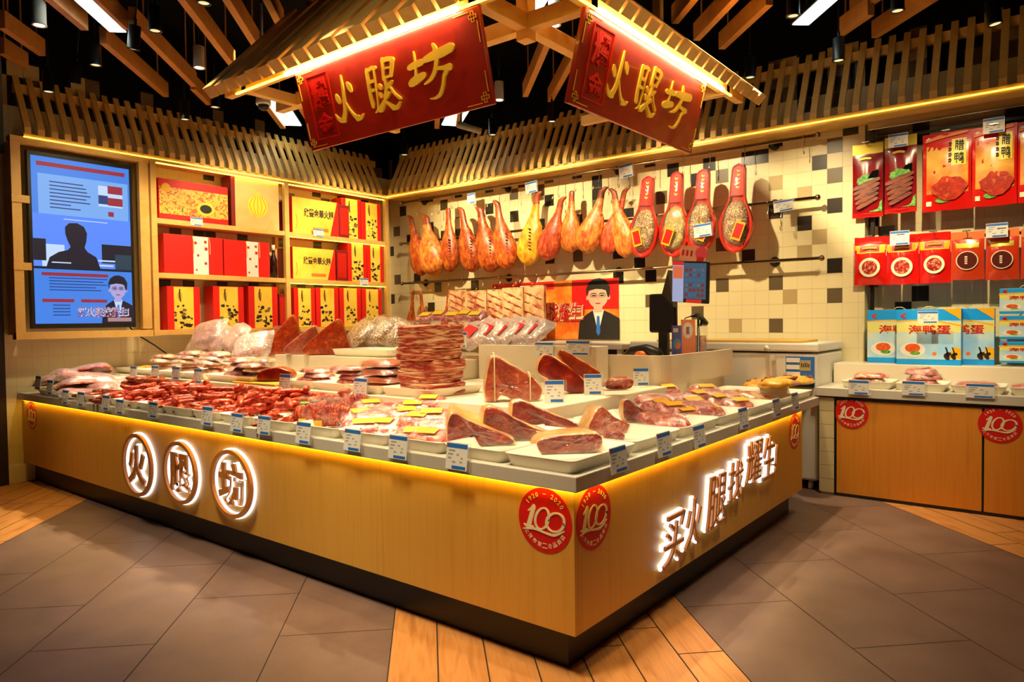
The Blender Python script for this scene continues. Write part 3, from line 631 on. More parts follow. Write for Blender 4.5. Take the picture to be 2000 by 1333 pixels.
mb = MB(); mb.lathe([(.001, .16), (.07, .16), (.075, .10), (.07, .085), (.001, .085)], 20); mb.build('housing', [M['whitemetal']], t)
mb = MB(); mb.lathe([(.055, .085), (.05, .055), (.03, .035), (.001, .03)], 20); mb.build('dome', [M['black']], t)
mb = MB(); mb.tube([(0, 0, .16), (0, 0, ZC-P.z)], .012, 8); mb.build('bracket', [M['whitemetal']], t)
P = bp(915, 250, 'z', 3.62)
t = thing('bullet_camera', 'grey bullet camera on a bracket below the left sign', 'camera', T(P) @ RZ(2.2))
mb = MB(); mb.tube([(-.14, 0, -.04), (.12, 0, .04)], .035, 14); mb.build('housing', [mat('grey_metal', C(150, 150, 140), .4)], t)
mb = MB(); mb.tube([(.08, 0, .06), (.08, 0, ZC-P.z)], .012, 8); mb.build('bracket', [M['blackmetal']], t)
# ------------------------------------------------------------------ the corner counter
ZT_, ZB_ = 0.85, 0.785
t = thing('display_counter', 'long L-shaped wood-fronted display counter with grey-white top and lit lettering', 'counter', T(0, 0, 0))
COUNTER = t
mb = MB(); mb.prism([(0, 0), (3.47, 0), (3.47, .93), (2.75, .93), (2.75, 6.32), (0, 6.32)], ZB_, ZT_); mb.build('countertop', [M['slab']], t, bevel=.004)
mb = MB(); mb.box((.031, .0315, .183), (.06, 6.31, ZB_)); mb.build('front_panel', [M['veneer']], t, bevel=.0015)
mb = MB(); mb.box((.0605, .031, .183), (3.134, .06, ZB_)); mb.build('front_panel', [M['veneer']], t, bevel=.0015)
mb = MB(); mb.box((3.105, .0605, .183), (3.134, .9, ZB_)); mb.build('end_panel', [M['veneer']], t)
mb = MB(); mb.prism([(.11, .12), (3.10, .12), (3.10, .88), (2.6, .88), (2.6, 6.31), (.11, 6.31)], 0, .20); mb.build('plinth', [M['plinth']], t)
for a, b in (((.008, .02, ZB_-.0014), (.024, 6.25, ZB_-.0004)), ((.026, .008, ZB_-.0014), (3.12, .024, ZB_-.0004))):
    mb = MB(); mb.box(a, b); mb.build('led_strip', [M['understrip'] if 'understrip' in M else M.setdefault('understrip', glow('under_counter_strip', C(255, 196, 50), 16.0))], t)
def arc_text(mb, s, r, a0, a1, h, m, flip=False):
    n = len(s)
    for i, ch in enumerate(s):
        if ch == ' ': continue
        a = a0+(a1-a0)*i/(n-1)
        text(mb, ch, h=h if ch not in '-' else h*.15, w=h*.8 if ch == '-' else None, m=m, mx=T(r*math.cos(a), r*math.sin(a), .0018) @ RZ(a+(PI/2 if flip else -PI/2)), bold=.01, depth=.001)
def sticker(parent, mx, r):
    """round red anniversary sticker, thickness 2 mm"""
    o = MB(); o.disc(r, 0, .0018); s = o.build('round_sticker', [M['stickred']], parent, mx)
    mb = MB(); k = r/.138
    dd = [0]
    def L(pts, ws):
        dd[0] += .00025; ribbon(mb, [(x*k, y*k) for x, y in pts], [w_*k for w_ in ws], 0, None, .0016, .0026+dd[0])
    L([(-.085, .030), (-.062, .048), (-.057, .050)], [.006, .010, .014]); L([(-.056, .050), (-.072, .0), (-.084, -.036)], [.022, .022, .024]); L([(-.108, -.032), (-.09, -.038), (-.06, -.036)], [.006, .014, .010])
    def loop(cx, cy, rx, ry, w0, w1):
        pts = [(cx+rx*math.cos(a)+ry*math.sin(a)*.25, cy+ry*math.sin(a)) for a in [2*PI*i/14 for i in range(15)]]
        L(pts, [w0+(w1-w0)*abs(math.cos(2*PI*i/14)) for i in range(15)])
    loop(-.012, .006, .034, .046, .006, .013); loop(.056, .0, .044, .040, .006, .014)
    L([(-.112, -.052), (-.05, -.044), (.0, -.052), (.05, -.054), (.10, -.03)], [.004, .010, .008, .012, .004])
    arc_text(mb, '1920 - 2020', .112*k, math.radians(142), math.radians(38), .020*k, 0)
    arc_text(mb, '上海市第二食品商店', .108*k, math.radians(212), math.radians(328), .021*k, 0, flip=True)
    mb.build('lettering', [M['stickwhite']], s); return s
for (x, y, r) in ((1064, 1017, .137), (62, 812, .13)):
    P = bp(x, y, 'x', .0308); sticker(t, T(P) @ FX, r)
for (x, y, r) in ((1160, 1011, .137), (1552, 843, .13)):
    P = bp(x, y, 'y', .0308); sticker(t, T(P) @ FY, r)
WHITEGLOW = glow('halo_light', C(226, 236, 255), 1.7)
def halo_letter(ch, mx, h, wid=None, ring=None, shear=0.0, bold=.03):
    mb = MB(); text(mb, ch, w=wid, h=h, mx=T(0, 0, .026), bold=bold, shear=shear, depth=.014)
    if ring:
        n = 40
        for i in range(n):
            a, b = 2*PI*i/n, 2*PI*(i+1)/n
            for r0, r1 in ((1, .9),): mb.add([(ring[0]*q*math.cos(z), ring[1]*q*math.sin(z), d) for d in (.02, .042) for z in (a, b) for q in (1, .88)], [(0, 1, 3, 2), (4, 6, 7, 5), (0, 4, 5, 1), (2, 3, 7, 6), (0, 2, 6, 4), (1, 5, 7, 3)])
    o = mb.build('lit_letter', [M['letterwood']], COUNTER, mx)
    mb = MB(); text(mb, ch, w=wid*1.06 if wid else None, h=h*1.06, mx=T(0, 0, .006), bold=bold+.024, shear=shear, depth=.014)
    if ring:
        for i in range(n):
            a, b = 2*PI*i/n, 2*PI*(i+1)/n
            mb.add([(ring[0]*q*math.cos(z), ring[1]*q*math.sin(z), d) for d in (.004, .016) for z in (a, b) for q in (1.035, .855)], [(0, 1, 3, 2), (4, 6, 7, 5), (0, 4, 5, 1), (2, 3, 7, 6), (0, 2, 6, 4), (1, 5, 7, 3)])
    mb.build('backlight', [WHITEGLOW], o)
for ch, (xa, xb, ya, yb) in zip('火腿坊', ((248, 305, 847, 968), (328, 392, 862, 983), (420, 500, 878, 1010))):
    A, B = bp(xa, (ya+yb)/2, 'x', .031), bp(xb, (ya+yb)/2, 'x', .031); Cn = bp((xa+xb)/2, (ya+yb)/2, 'x', .031)
    top, bot = bp((xa+xb)/2, ya, 'x', .031), bp((xa+xb)/2, yb, 'x', .031)
    rx, ry = abs(A.y-B.y)/2, (top.z-bot.z)/2
    halo_letter(ch, T(Cn) @ FX, ry*1.25, rx*1.15, (rx, ry), bold=.035)
for ch, (xa, xb, ya, yb) in zip('买火腿找耀生!', ((1278, 1332, 990, 1112), (1322, 1362, 962, 1078), (1364, 1412, 915, 1040), (1408, 1444, 892, 985), (1442, 1484, 850, 950), (1476, 1506, 842, 944), (1503, 1510, 862, 926))):
    A, B = bp(xa, (ya+yb)/2, 'y', .031), bp(xb, (ya+yb)/2, 'y', .031); Cn = bp((xa+xb)/2, (ya+yb)/2, 'y', .031)
    top, bot = bp((xa+xb)/2, ya, 'y', .031), bp((xa+xb)/2, yb, 'y', .031)
    halo_letter(ch, T(Cn) @ FY, (top.z-bot.z)*.80, (B.x-A.x)*.80, None, .22, .0)

# tiers and the cash desk on and behind the counter
Z2, X2, Y2 = 0.985, 0.80, 0.76
Z3, X3 = 1.15, 2.0
def solid(name, label, cat, poly, z0, z1, m, bev=.006):
    c = Vector((sum(p[0] for p in poly)/len(poly), sum(p[1] for p in poly)/len(poly), z0))
    mb = MB(); mb.prism([(x-c.x, y-c.y) for x, y in poly], 0, z1-z0); return tag(mb.build(name, [m], None, T(c), bev), label, cat)
solid('display_step', 'low white step along the counter behind the front trays', 'display step', [(X2, Y2), (2.38, Y2), (2.38, 2.45), (2.74, 2.45), (2.74, 6.3), (X2, 6.3)], ZT_, Z2, M['white'])
solid('display_step', 'second white step behind, carrying the slabs and the bags at the back', 'display step', [(X3, 2.46), (2.73, 2.46), (2.73, 6.3), (X3, 6.3)], Z2, Z3, M['white'])
solid('display_block', 'tall white block behind the three cut hams on the step', 'display block', [(2.2, 1.25), (2.375, 1.25), (2.375, 2.42), (2.2, 2.42)], Z2, 1.275, M['white'], .004)
t = thing('cash_desk', 'cream cash desk with a raised screen behind the right-hand trays', 'cash desk', T(2.4, .78, 0))
mb = MB(); mb.box((.015, .165, 0), (1.2, .95, 1.12)); mb.build('body', [M['white']], t)
mb = MB()                                            # raised screen with a rounded corner
pts = [(0, .95)]+[(.12-.12*math.cos(a), .12-.12*math.sin(a)) for a in [PI/2*i/8 for i in range(9)]]+[(1.3, 0)]
inn = [(1.3, .03)]+[(.12-.09*math.sin(a), .12-.09*math.cos(a)) for a in [PI/2*i/8 for i in range(9)]]+[(.03, .95)]
mb.prism(pts+inn, Z2, 1.205); mb.build('screen_panel', [M['white']], t)
mb = MB(); mb.box((.75, .04, 0), (1.2, .16, Z2)); mb.build('lower_body', [M['white']], t)

# ------------------------------------------------------------------ trays
def tray(w, d, h=.058, flare=.022, r=.03):
    """local x is its width, y its depth; stands on z=0"""
    def ring(W, D, z, rr):
        out = []
        for cx, cy, a0 in ((W/2-rr, D/2-rr, 0), (-W/2+rr, D/2-rr, PI/2), (-W/2+rr, -D/2+rr, PI), (W/2-rr, -D/2+rr, 1.5*PI)):
            for k in range(5): out.append((cx+rr*math.cos(a0+PI/2*k/4), cy+rr*math.sin(a0+PI/2*k/4), z))
        return out
    R = [ring(w-2*flare, d-2*flare, 0, r), ring(w-.006, d-.006, h-.008, r), ring(w, d, h-.004, r), ring(w, d, h, r), ring(w-.012, d-.012, h, r), ring(w-2*flare-.008, d-2*flare-.008, .008, r)]
    mb = MB(); vs = [p for q in R for p in q]; n = 20
    fs = [(i*n+j, i*n+(j+1) % n, (i+1)*n+(j+1) % n, (i+1)*n+j) for i in range(len(R)-1) for j in range(n)]
    fs += [tuple(range(n-1, -1, -1)), tuple(range(5*n, 6*n))]
    mb.add(vs, fs, 0, None, True); return mb
_tm = {}
def put_tray(label, mx, w, d, h=.058, group='white trays on the counter'):
    k = (round(w, 2), round(d, 2), h)
    if k not in _tm: _tm[k] = tray(*k[:2], h).mesh('tray', [M['tray']])
    o = link('tray', _tm[k], None, mx); return tag(o, label, 'tray', group)
def ynear(px, py=800): return bp(px, py, 'x', .03).y
TRAYL = [(.39, .745, 'the tray of large wrapped ham beside the corner tray'), ]
edges = [.395, .765, 1.155, 1.555, 1.965, 2.38, 2.76, 3.12, 3.53, 3.92, 4.32, 4.72, 5.12, 5.52, 5.92]
NAMES = ['white tray under the large wrapped hams next to the corner tray', 'white tray under ridged packs with yellow labels, left of the large wrapped hams', 'white tray under flat packs with yellow labels', 'white tray below the upright bags of sausages', 'white tray under red sausages right below the green brush']
for i in range(len(edges)-1):
    y0, y1 = edges[i], edges[i+1]
    lab = NAMES[i] if i < len(NAMES) else ('white tray of loose sausages, %s leftwards from the upright bags' % ORD[i-5] if i < 11 else 'white tray in the front row, %s from the left wall' % ORD[13-i])
    put_tray(lab, T(.385, (y0+y1)/2, ZT_) @ RZ(-PI/2), y1-y0-.012, .72)
put_tray('white corner tray holding a cut ham block at the counter corner', T(.28, .205, ZT_), .53, .37)
for i, (x0, x1) in enumerate(((.56, 1.06), (1.07, 1.58), (1.59, 2.06), (2.07, 2.56), (2.57, 3.06), (3.07, 3.45))):
    put_tray(['white tray under the wrapped wedges right of the corner tray', 'white tray under red packs, second rightwards from the corner tray', 'white tray under yellow-labelled packs, third rightwards from the corner tray', 'white tray, fourth rightwards from the corner tray', 'white tray below the dried ducks, fifth rightwards from the corner tray', 'last white tray at the right end of the counter'][i], T((x0+x1)/2, .385, ZT_), x1-x0-.012, .70)
def y2(px): return bp(px, 750, 'x', X2+.02).y
T2 = [(258, 300), (300, 343), (343, 392), (396, 487), (540, 604), (604, 675), (676, 738), (738, 838)]
TL2 = ['white tray on the step, leftmost of those with price cards', 'white tray on the step, second of those with price cards', 'white tray on the step, third of those with price cards', 'wide white tray of red and white packs left of the yellow board', 'white tray on the step just right of the yellow board', 'white tray on the step under the flat bacon packs', 'white tray on the step under the orange slabs', 'white tray on the step under the tall belly pork pile']
TS2 = []
for (a, b), lab in zip(T2, TL2):
    ya, yb = y2(b), y2(a); TS2.append((ya, yb))
    put_tray(lab, T(X2+.30, (ya+yb)/2, Z2) @ RZ(-PI/2), yb-ya-.012, .54)
put_tray('white tray on the step left of the price cards with dried yellow pieces', T(X2+.3, y2(240), Z2) @ RZ(-PI/2), .42, .54)
ya, yb = bp(524, 690, 'x', X3+.05).y, bp(450, 690, 'x', X3+.05).y
put_tray('white tray on the second step under the dark sausage packs', T(X3+.28, (ya+yb)/2, Z3) @ RZ(-PI/2), (yb-ya)*1.05, .5)
ya, yb = bp(760, 690, 'x', X3+.05).y, bp(650, 690, 'x', X3+.05).y
put_tray('white tray on the second step under the speckled bags', T(X3+.28, (ya+yb)/2, Z3) @ RZ(-PI/2), (yb-ya), .5, .07)

# ------------------------------------------------------------------ goods: builders
def superR(a, L, W, e):
    c, s = abs(math.cos(a)), abs(math.sin(a))
    return 1/((c/(L/2))**e+(s/(W/2))**e)**(1/e)
def lump(L, W, H, seed, e=4, pw=5, nr=7, na=28, amp=.25, base=0.0, ns=9):
    mb = MB(); vs = []; fs = []
    for i in range(nr+1):
        r = i/nr
        for j in range(na):
            a = 2*PI*j/na; R = superR(a, L, W, e)*r*(1+.04*nz(math.cos(a)+seed, math.sin(a), seed, 2))
            x, y = R*math.cos(a), R*math.sin(a)
            z = base+H*(1-r**pw*.985)**.5*(1+amp*nz(x+seed*3.1, y, seed, ns))
            vs.append((x, y, z))
    o = len(vs)
    for j in range(na):
        a = 2*PI*j/na; R = superR(a, L, W, e)*.97; vs.append((R*math.cos(a), R*math.sin(a), 0))
    for i in range(nr+1):
        for j in range(na):
            j2 = (j+1) % na
            fs.append((i*na+j, i*na+j2, (i+1)*na+j2, (i+1)*na+j))
    fs.append(tuple(o+j for j in range(na-1, -1, -1)))
    mb.add(vs, fs, 0, None, True); return mb
def pouch(L, W, H, seed, margin=.02, nr=9, na=36):
    """a vacuum bag drawn over a lump L by W by H, with a flat crinkled border"""
    mb = MB(); vs = []; fs = []
    L2, W2 = L+2*margin, W+2*margin
    for i in range(nr+1):
        r = i/nr
        for j in range(na):
            a = 2*PI*j/na; R = superR(a, L2, W2, 9)*r; x, y = R*math.cos(a), R*math.sin(a)
            q = math.hypot(x, y)/superR(a, L, W, 4)
            z = (H*1.04*max(0, 1-min(1, q/1.06)**5)**.5)+.004+.006*nz(x+seed, y, 3.3*seed, 28)+(.008*nz(x, y+seed, seed, 14) if r > .85 else 0)
            vs.append((x, y, max(z, .0015)))
    for i in range(nr):
        for j in range(na):
            j2 = (j+1) % na; fs.append((i*na+j, i*na+j2, (i+1)*na+j2, (i+1)*na+j))
    mb.add(vs, fs, 0, None, True); return mb
def labelpatch(L, W, H, cx, cy, w, h, seed):
    def fn(u, v):
        x, y = cx+(u-.5)*w, cy+(v-.5)*h
        a = math.atan2(y, x); q = math.hypot(x, y)/max(superR(a, L, W, 4), 1e-6)
        return (x, y, H*1.04*max(0, 1-min(1, q/1.06)**5)**.5+.012)
    mb = MB(); mb.grid(fn, 8, 6); return mb
def pack_proto(L, W, H, m, seed, label=True, lm=None, fm=None, amp=.25):
    t = thing('meat_pack', '', 'meat pack')
    lump(L, W, H, seed, amp=amp).build('meat', [m], t)
    pouch(L, W, H, seed, .022).build('clear_pouch', [fm or M['film']], t)
    if label: labelpatch(L, W, H, .02*L, -.05*W, L*.5, W*.42, seed).build('label', [lm or M['yellowlabel']], t)
    return t
def smooth(poly, k=4):
    n = len(poly); out = []
    P = [Vector(p) for p in poly]
    for i in range(n):
        for j in range(k): out.append(P[i].lerp(P[(i+1) % n], j/k))
    for _ in range(2):
        out = [(out[i-1]+out[i]*2+out[(i+1) % len(out)])/4 for i in range(len(out))]
    return [(p.x, p.y) for p in out]
def chunk(name, cat, poly, th, mcut, mrind, seed, wrap=True, twine=False, fm=None, grp=None):
    """a cut of meat: outline in x (long) and z (up), sliced th thick; both cut faces show lean meat"""
    t = thing(name, '', cat); pl = smooth(poly)
    mb = MB(); n = len(pl); cx = sum(p[0] for p in pl)/n; cz = sum(p[1] for p in pl)/n
    vs = []; fs = []; ms = []
    rings = [(-th/2, .0), (-th/2, .5), (-th/2, .86), (-th/2+.006, .97), (-th/2+.02, 1.0), (0, 1.01), (th/2-.02, 1.0), (th/2-.006, .97), (th/2, .86), (th/2, .5), (th/2, 0)]
    for k, (y, s) in enumerate(rings):
        for i, (x, z) in enumerate(pl):
            X, Z = cx+(x-cx)*s, cz+(z-cz)*s
            d = .006*nz(X+seed, Z, y*3+seed, 18)
            vs.append((X+d, y*(1+.10*nz(X, Z, seed, 7)), max(Z+d, .001)))
    for k in range(len(rings)-1):
        for i in range(n):
            i2 = (i+1) % n; fs.append((k*n+i, k*n+i2, (k+1)*n+i2, (k+1)*n+i)); ms.append(0 if k < 3 or k > 6 else 1)
    me_ = MB(); me_.v = vs; me_.f = fs; me_.m = ms; me_.s = [True]*len(fs)
    me_.build('meat', [mcut, mrind], t)
    if wrap:
        w_ = MB(); vs = []; fs = []
        rr = [(-th/2-.008, 0), (-th/2-.008, .5), (-th/2-.007, .9), (-th/2-.002, 1.03), (0, 1.07), (th/2+.002, 1.03), (th/2+.007, .9), (th/2+.008, .5), (th/2+.008, 0)]
        for y, s in rr:
            for i, (x, z) in enumerate(pl):
                d = .010*nz(x*3+seed, z*3, y*9+seed, 9)
                vs.append((cx+(x-cx)*s+d, y*(1+.05*nz(x, z, seed+4, 22)), max(.001, cz+(z-cz)*s+d)))
        for k in range(len(rr)-1):
            for i in range(n):
                i2 = (i+1) % n; fs.append((k*n+i, k*n+i2, (k+1)*n+i2, (k+1)*n+i))
        w_.add(vs, fs, 0, None, True); w_.build('clear_wrap', [fm or M['film']], t)
    if twine:
        mb = MB()
        for x0 in (min(p[0] for p in pl)+.05, cx+.11):
            zs = []
            for q in range(n):
                (xa, za), (xb, zb) = pl[q], pl[(q+1) % n]
                if (xa-x0)*(xb-x0) <= 0 and xa != xb: zs.append(za+(zb-za)*(x0-xa)/(xb-xa))
            if not zs: continue
            z0, z1 = max(min(zs), .004), max(zs)+.004
            mb.tube([(x0, -th/2-.007, z0), (x0, -th/2-.009, (z0+z1)/2), (x0, -th/2-.007, z1), (x0, 0, z1+.010), (x0, th/2+.007, z1), (x0, th/2+.009, z0)], .0035, 6)
        mb.build('twine', [M['rope']], t)
    return t
used_protos = set()
def put(proto, mx, label, group=None, name=None):
    if proto.name in used_protos:
        o = dup(proto, mx, label, group)
    else:
        used_protos.add(proto.name); o = proto; o.matrix_world = mx; o['label'] = label
        if group: o['group'] = group
    return o
# ------------------------------------------------------------------ goods on the front trays
ZTR = ZT_+.0095                     # the floor of a tray on the countertop
ZS = Z2+.0095
rnd = random.Random(21)
FACE = math.radians(-51)            # turns a cut face towards the aisle
def at(px, py, z): return bp(px, py, 'z', z)
def aim(px, py, z, yaw=0.0, tilt=0.0, roll=0.0):
    return T(at(px, py, z)) @ RZ(math.radians(yaw)) @ RY(math.radians(tilt)) @ RX(math.radians(roll))
# big wrapped hams near the corner
c1 = chunk('wrapped_ham', 'ham', [(-.16, 0), (.02, 0), (.17, .0), (.18, .03), (.06, .075), (-.05, .13), (-.13, .175), (-.155, .15), (-.17, .05)], .42, M['cutham'], M['rind'], 2.2)
put(c1, aim(938, 872, ZTR, -46, 0, 0) @ T(0, .20, 0), 'largest wrapped ham, its dark cut edge towards the aisle, left of the corner tray', 'wrapped hams near the corner')
c2 = chunk('wrapped_ham', 'ham', [(-.15, 0), (.15, 0), (.16, .02), (.02, .07), (-.11, .15), (-.15, .14)], .10, M['cutham'], M['rind'], 4.1)
put(c2, aim(1018, 866, ZTR, -42) @ T(0, .12, 0) @ Matrix.Scale(1.25, 4), 'slanting wrapped ham slab just behind the largest wrapped ham', 'wrapped hams near the corner')
c3 = chunk('wrapped_ham', 'ham', [(-.16, 0), (.16, 0), (.17, .03), (.04, .08), (-.12, .16), (-.16, .14)], .09, M['cutham'], M['rind'], 6.6)
put(c3, aim(1072, 850, ZTR, -42) @ T(0, .14, 0) @ Matrix.Scale(1.2, 4), 'slanting wrapped ham slab in front of the white step, third from the left', 'wrapped hams near the corner')
c4 = chunk('wrapped_ham', 'ham', [(-.14, 0), (.13, 0), (.145, .06), (.11, .085), (-.10, .075), (-.145, .05)], .17, M['cutham'], M['rind'], 8.3)
put(c4, aim(1112, 886, ZTR, -46) @ T(0, .08, 0) @ Matrix.Scale(1.12, 4), 'low wrapped ham block in the corner tray', 'wrapped hams near the corner')
c5 = chunk('wrapped_ham', 'ham', [(-.15, .0), (.15, 0), (.165, .02), (.02, .08), (-.07, .155), (-.10, .15), (-.16, .05)], .13, M['amberham'], M['rind'], 9.4)
put(c5, aim(1205, 850, ZTR, -30) @ T(0, .09, 0), 'wrapped ham wedge leaning right of the corner tray', 'wrapped hams near the corner')
c6 = chunk('wrapped_ham', 'ham', [(-.12, .0), (.13, 0), (.14, .02), (.02, .07), (-.09, .15), (-.12, .13)], .06, M['cutham'], M['rind'], 3.4)
put(c6, aim(1262, 828, ZTR, -30) @ T(0, .09, 0), 'thin wrapped ham slice behind the wedge right of the corner tray', 'wrapped hams near the corner')
c7 = chunk('ham_piece', 'ham', [(-.05, 0), (.05, 0), (.055, .04), (.0, .06), (-.055, .04)], .06, M['cutham'], M['meat'], 5.4)
put(c7, aim(1199, 862, ZTR, -50), 'small red wrapped ham piece in front of the wedge right of the corner')
# flat packs; four kinds
pa = pack_proto(.24, .16, .04, M['meat'], 1.7); pb_ = pack_proto(.23, .15, .05, M['pinkmeat'], 2.9); pc = pack_proto(.25, .17, .04, M['meat'], 5.2, label=False); pd = pack_proto(.26, .18, .04, M['palemeat'], 7.7, label=False)
FL = [(708, 838, 0, 'a', 8, 'flat pack with yellow label nearest the front rim, left of the ridged packs'), (748, 836, .0, 'a', -20, 'flat pack with yellow label right of the one at the front rim'), (700, 820, .02, 'b', 30, 'pink pack tucked behind the two front yellow labels'),
      (756, 812, .0, 'c', -25, 'dark red pack standing behind the flat packs'), (772, 803, .04, 'c', -15, 'dark red pack lying on the one behind the flat packs'), (806, 800, .05, 'a', -10, 'yellow-labelled pack high at the back, below the belly pork pile'), (838, 792, .07, 'b', -20, 'pink pack topmost at the back below the belly pork pile'),
      (818, 828, .035, 'b', -30, 'ridged red and white pack in the middle of the tray left of the large ham'), (842, 818, .06, 'a', -8, 'yellow-labelled pack on top of the ridged red and white pack'), (812, 856, .0, 'a', -14, 'yellow-labelled pack at the front rim left of the largest wrapped ham'), (838, 862, .0, 'b', -30, 'pink pack squeezed against the largest wrapped ham'),
      (730, 818, .03, 'c', 10, 'dark red pack between the two front yellow labels'), (780, 836, .0, 'c', -25, 'dark red pack at the front rim below the pack standing at the back'), (722, 800, .03, 'b', 15, 'pink pack at the back right beside the upright bags'), (790, 816, .02, 'b', 20, 'pink pack below the yellow-labelled pack at the back'), (850, 838, .03, 'c', -10, 'dark red pack touching the largest wrapped ham'), (742, 790, .03, 'a', 0, 'yellow-labelled pack furthest back below the orange slabs')]
KIND = {'a': pa, 'b': pb_, 'c': pc, 'd': pd}
for x, y, dz, k, yaw, lab in FL: put(KIND[k], aim(x, y, ZTR+dz+.02, -45+yaw, 0, 16), lab, 'flat meat packs on the front trays')
FR = [(1262, 772, .05, 'a', 6, 'yellow-labelled pack furthest back, below the cash desk screen'), (1286, 800, .03, 'b', 10, 'pink pack behind the thin ham slice'), (1282, 822, .0, 'c', 20, 'dark red pack beside the thin ham slice'), (1306, 830, .0, 'c', -10, 'dark red pack near the front rim, second right of the wedge'), (1310, 806, .03, 'b', 0, 'pink pack in the middle of the second tray right of the corner'),
      (1325, 784, .03, 'c', 14, 'red pack below the screen, left of a yellow label'), (1350, 792, .02, 'a', 0, 'yellow-labelled pack with red meat in the third tray right of the corner'), (1360, 778, .04, 'a', 20, 'yellow-labelled pack on top at the back of the third tray'), (1335, 802, .02, 'a', -12, 'yellow-labelled pack between pink and red packs'), (1380, 806, .0, 'a', 4, 'yellow-labelled pack at the front rim of the third tray'), (1398, 788, .0, 'b', 16, 'pink pack at the end of the third tray'), (1394, 774, .04, 'c', 22, 'red pack at the back left of the dried ducks'),
      (1440, 796, .0, 'b', 8, 'pale pink pack at the front rim below the dried ducks'), (1440, 776, .01, 'd', 20, 'pale flat pack behind, nearer the dried ducks'), (1476, 778, .0, 'd', 12, 'pale flat pack right below the dried ducks'),
      (1276, 786, .05, 'c', -12, 'dark red pack between the step and the thin ham slice'), (1300, 768, .05, 'b', 8, 'pink pack furthest back right of the far yellow label'), (1334, 816, .0, 'b', 14, 'pink pack at the front rim below the second yellow label'), (1362, 800, .03, 'c', -8, 'dark red pack in the middle of the third tray'), (1418, 780, .02, 'c', 10, 'red pack left of the pale flat packs'), (1376, 768, .05, 'b', -12, 'pink pack furthest back below the right end of the screen')]
for x, y, dz, k, yaw, lab in FR: put(KIND[k], aim(x, y, ZTR+dz+.02, -35+yaw, 0, 16), lab, 'flat meat packs right of the corner')
# upright bags of short sausages
def sausage_bag():
    t = thing('sausage_bag', '', 'sausage bag')
    mb = MB(); r = random.Random(4)
    for i in range(14):
        x = -.065+.01*i; mb.tube([(x, r.uniform(-.008, .008), .01), (x+r.uniform(-.01, .01), r.uniform(-.012, .012), .07), (x+r.uniform(-.015, .015), 0, .125+r.uniform(0, .02))], [.008, .015, .007], 7)
    mb.build('sausages', [M['sausage']], t)
    mb = MB()
    mb.grid(lambda u, v: ((u-.5)*.17*(1-.1*v), (.030*math.sin(PI*min(v*1.15, 1))+.003)*math.sin(PI*u)**.5*1+.006*nz(u*3, v*3, 1, 2), v*.19), 12, 12)
    mb.grid(lambda u, v: ((u-.5)*.17*(1-.1*v), -(.030*math.sin(PI*min(v*1.15, 1))+.003)*math.sin(PI*u)**.5+.006*nz(u*3, v*3, 5, 2), v*.19), 12, 12)
    mb.build('clear_bag', [M['film']], t)
    mb = MB(); mb.box((-.075, -.040, .02), (-.03, -.037, .06), 0); mb.build('label', [M['yellowlabel']], t); return t
sb = sausage_bag()
for i, (x, y, yaw, lab) in enumerate(((612, 832, -50, 'leftmost upright bag of short sausages'), (640, 836, -40, 'middle upright bag of short sausages'), (662, 834, -56, 'upright bag of short sausages right beside the middle one'), (690, 812, -30, 'upright bag of short sausages behind, leaning at the right'))):
    put(sb, aim(x, y, ZTR, yaw, 0, 12), lab+' on the front trays', 'upright sausage bags')
# loose sausages in piles on the trays
def sausage_mesh(L, r, bend, seed):
    mb = MB(); P = []; R = []
    for i in range(9):
        s = i/8; a = bend*(s-.5)
        P.append(((s-.5)*L, L*bend*.5*(s-.5)**2, 0)); R.append(r*(.35 if i in (0, 8) else .85 if i in (1, 7) else 1)*(1+.12*nz(s*6, seed, 0, 2)))
    mb.tube(P, R, 9); return mb
SM = [sausage_mesh(L, r, b, s).mesh('cured_sausage', [M['sausage']]) for L, r, b, s in ((.23, .021, .5, 1), (.19, .022, .9, 2), (.27, .018, .3, 3), (.15, .024, .6, 4), (.18, .021, 1.2, 5))]
BM = [sausage_mesh(L, r, b, s).mesh('brown_sausage', [M['brownsausage']]) for L, r, b, s in ((.32, .025, .3, 6), (.28, .027, .5, 7))]
def pile(y0, y1, n, ms, name, label, cat, grp, x0=.09, x1=.70, hmax=.11, step=.026):
    cells = {}
    for i in range(n):
        x, y = rnd.uniform(x0, x1), rnd.uniform(y0, y1)
        key = (round(x/.11), round(y/.11)); c = cells.get(key, 0); cells[key] = c+1
        z = ZTR+.022+c*step+.03*math.sin(PI*(x-x0)/(x1-x0))
        o = link(name, ms[rnd.randrange(len(ms))], None, T(x, y, z) @ RZ(rnd.choice((0, 1))*PI/2*0+rnd.uniform(-.9, .9)+PI*.1) @ RY(rnd.uniform(-.12, .12)) @ RX(rnd.uniform(0, 6)))
        tag(o, label, cat, grp)
pile(2.12, 3.2, 140, SM, 'cured_sausage', 'red cured sausage in the right half of the loose pile behind the front price cards', 'sausage', 'red cured sausages in the right half of the pile')
pile(3.2, 4.45, 150, SM, 'cured_sausage', 'red cured sausage in the left half of the loose pile behind the front price cards', 'sausage', 'red cured sausages in the left half of the pile')
pile(4.5, 5.05, 34, BM, 'brown_sausage', 'thick brown sausage in the bundle left of the red sausages', 'sausage', 'thick brown sausages', step=.03)
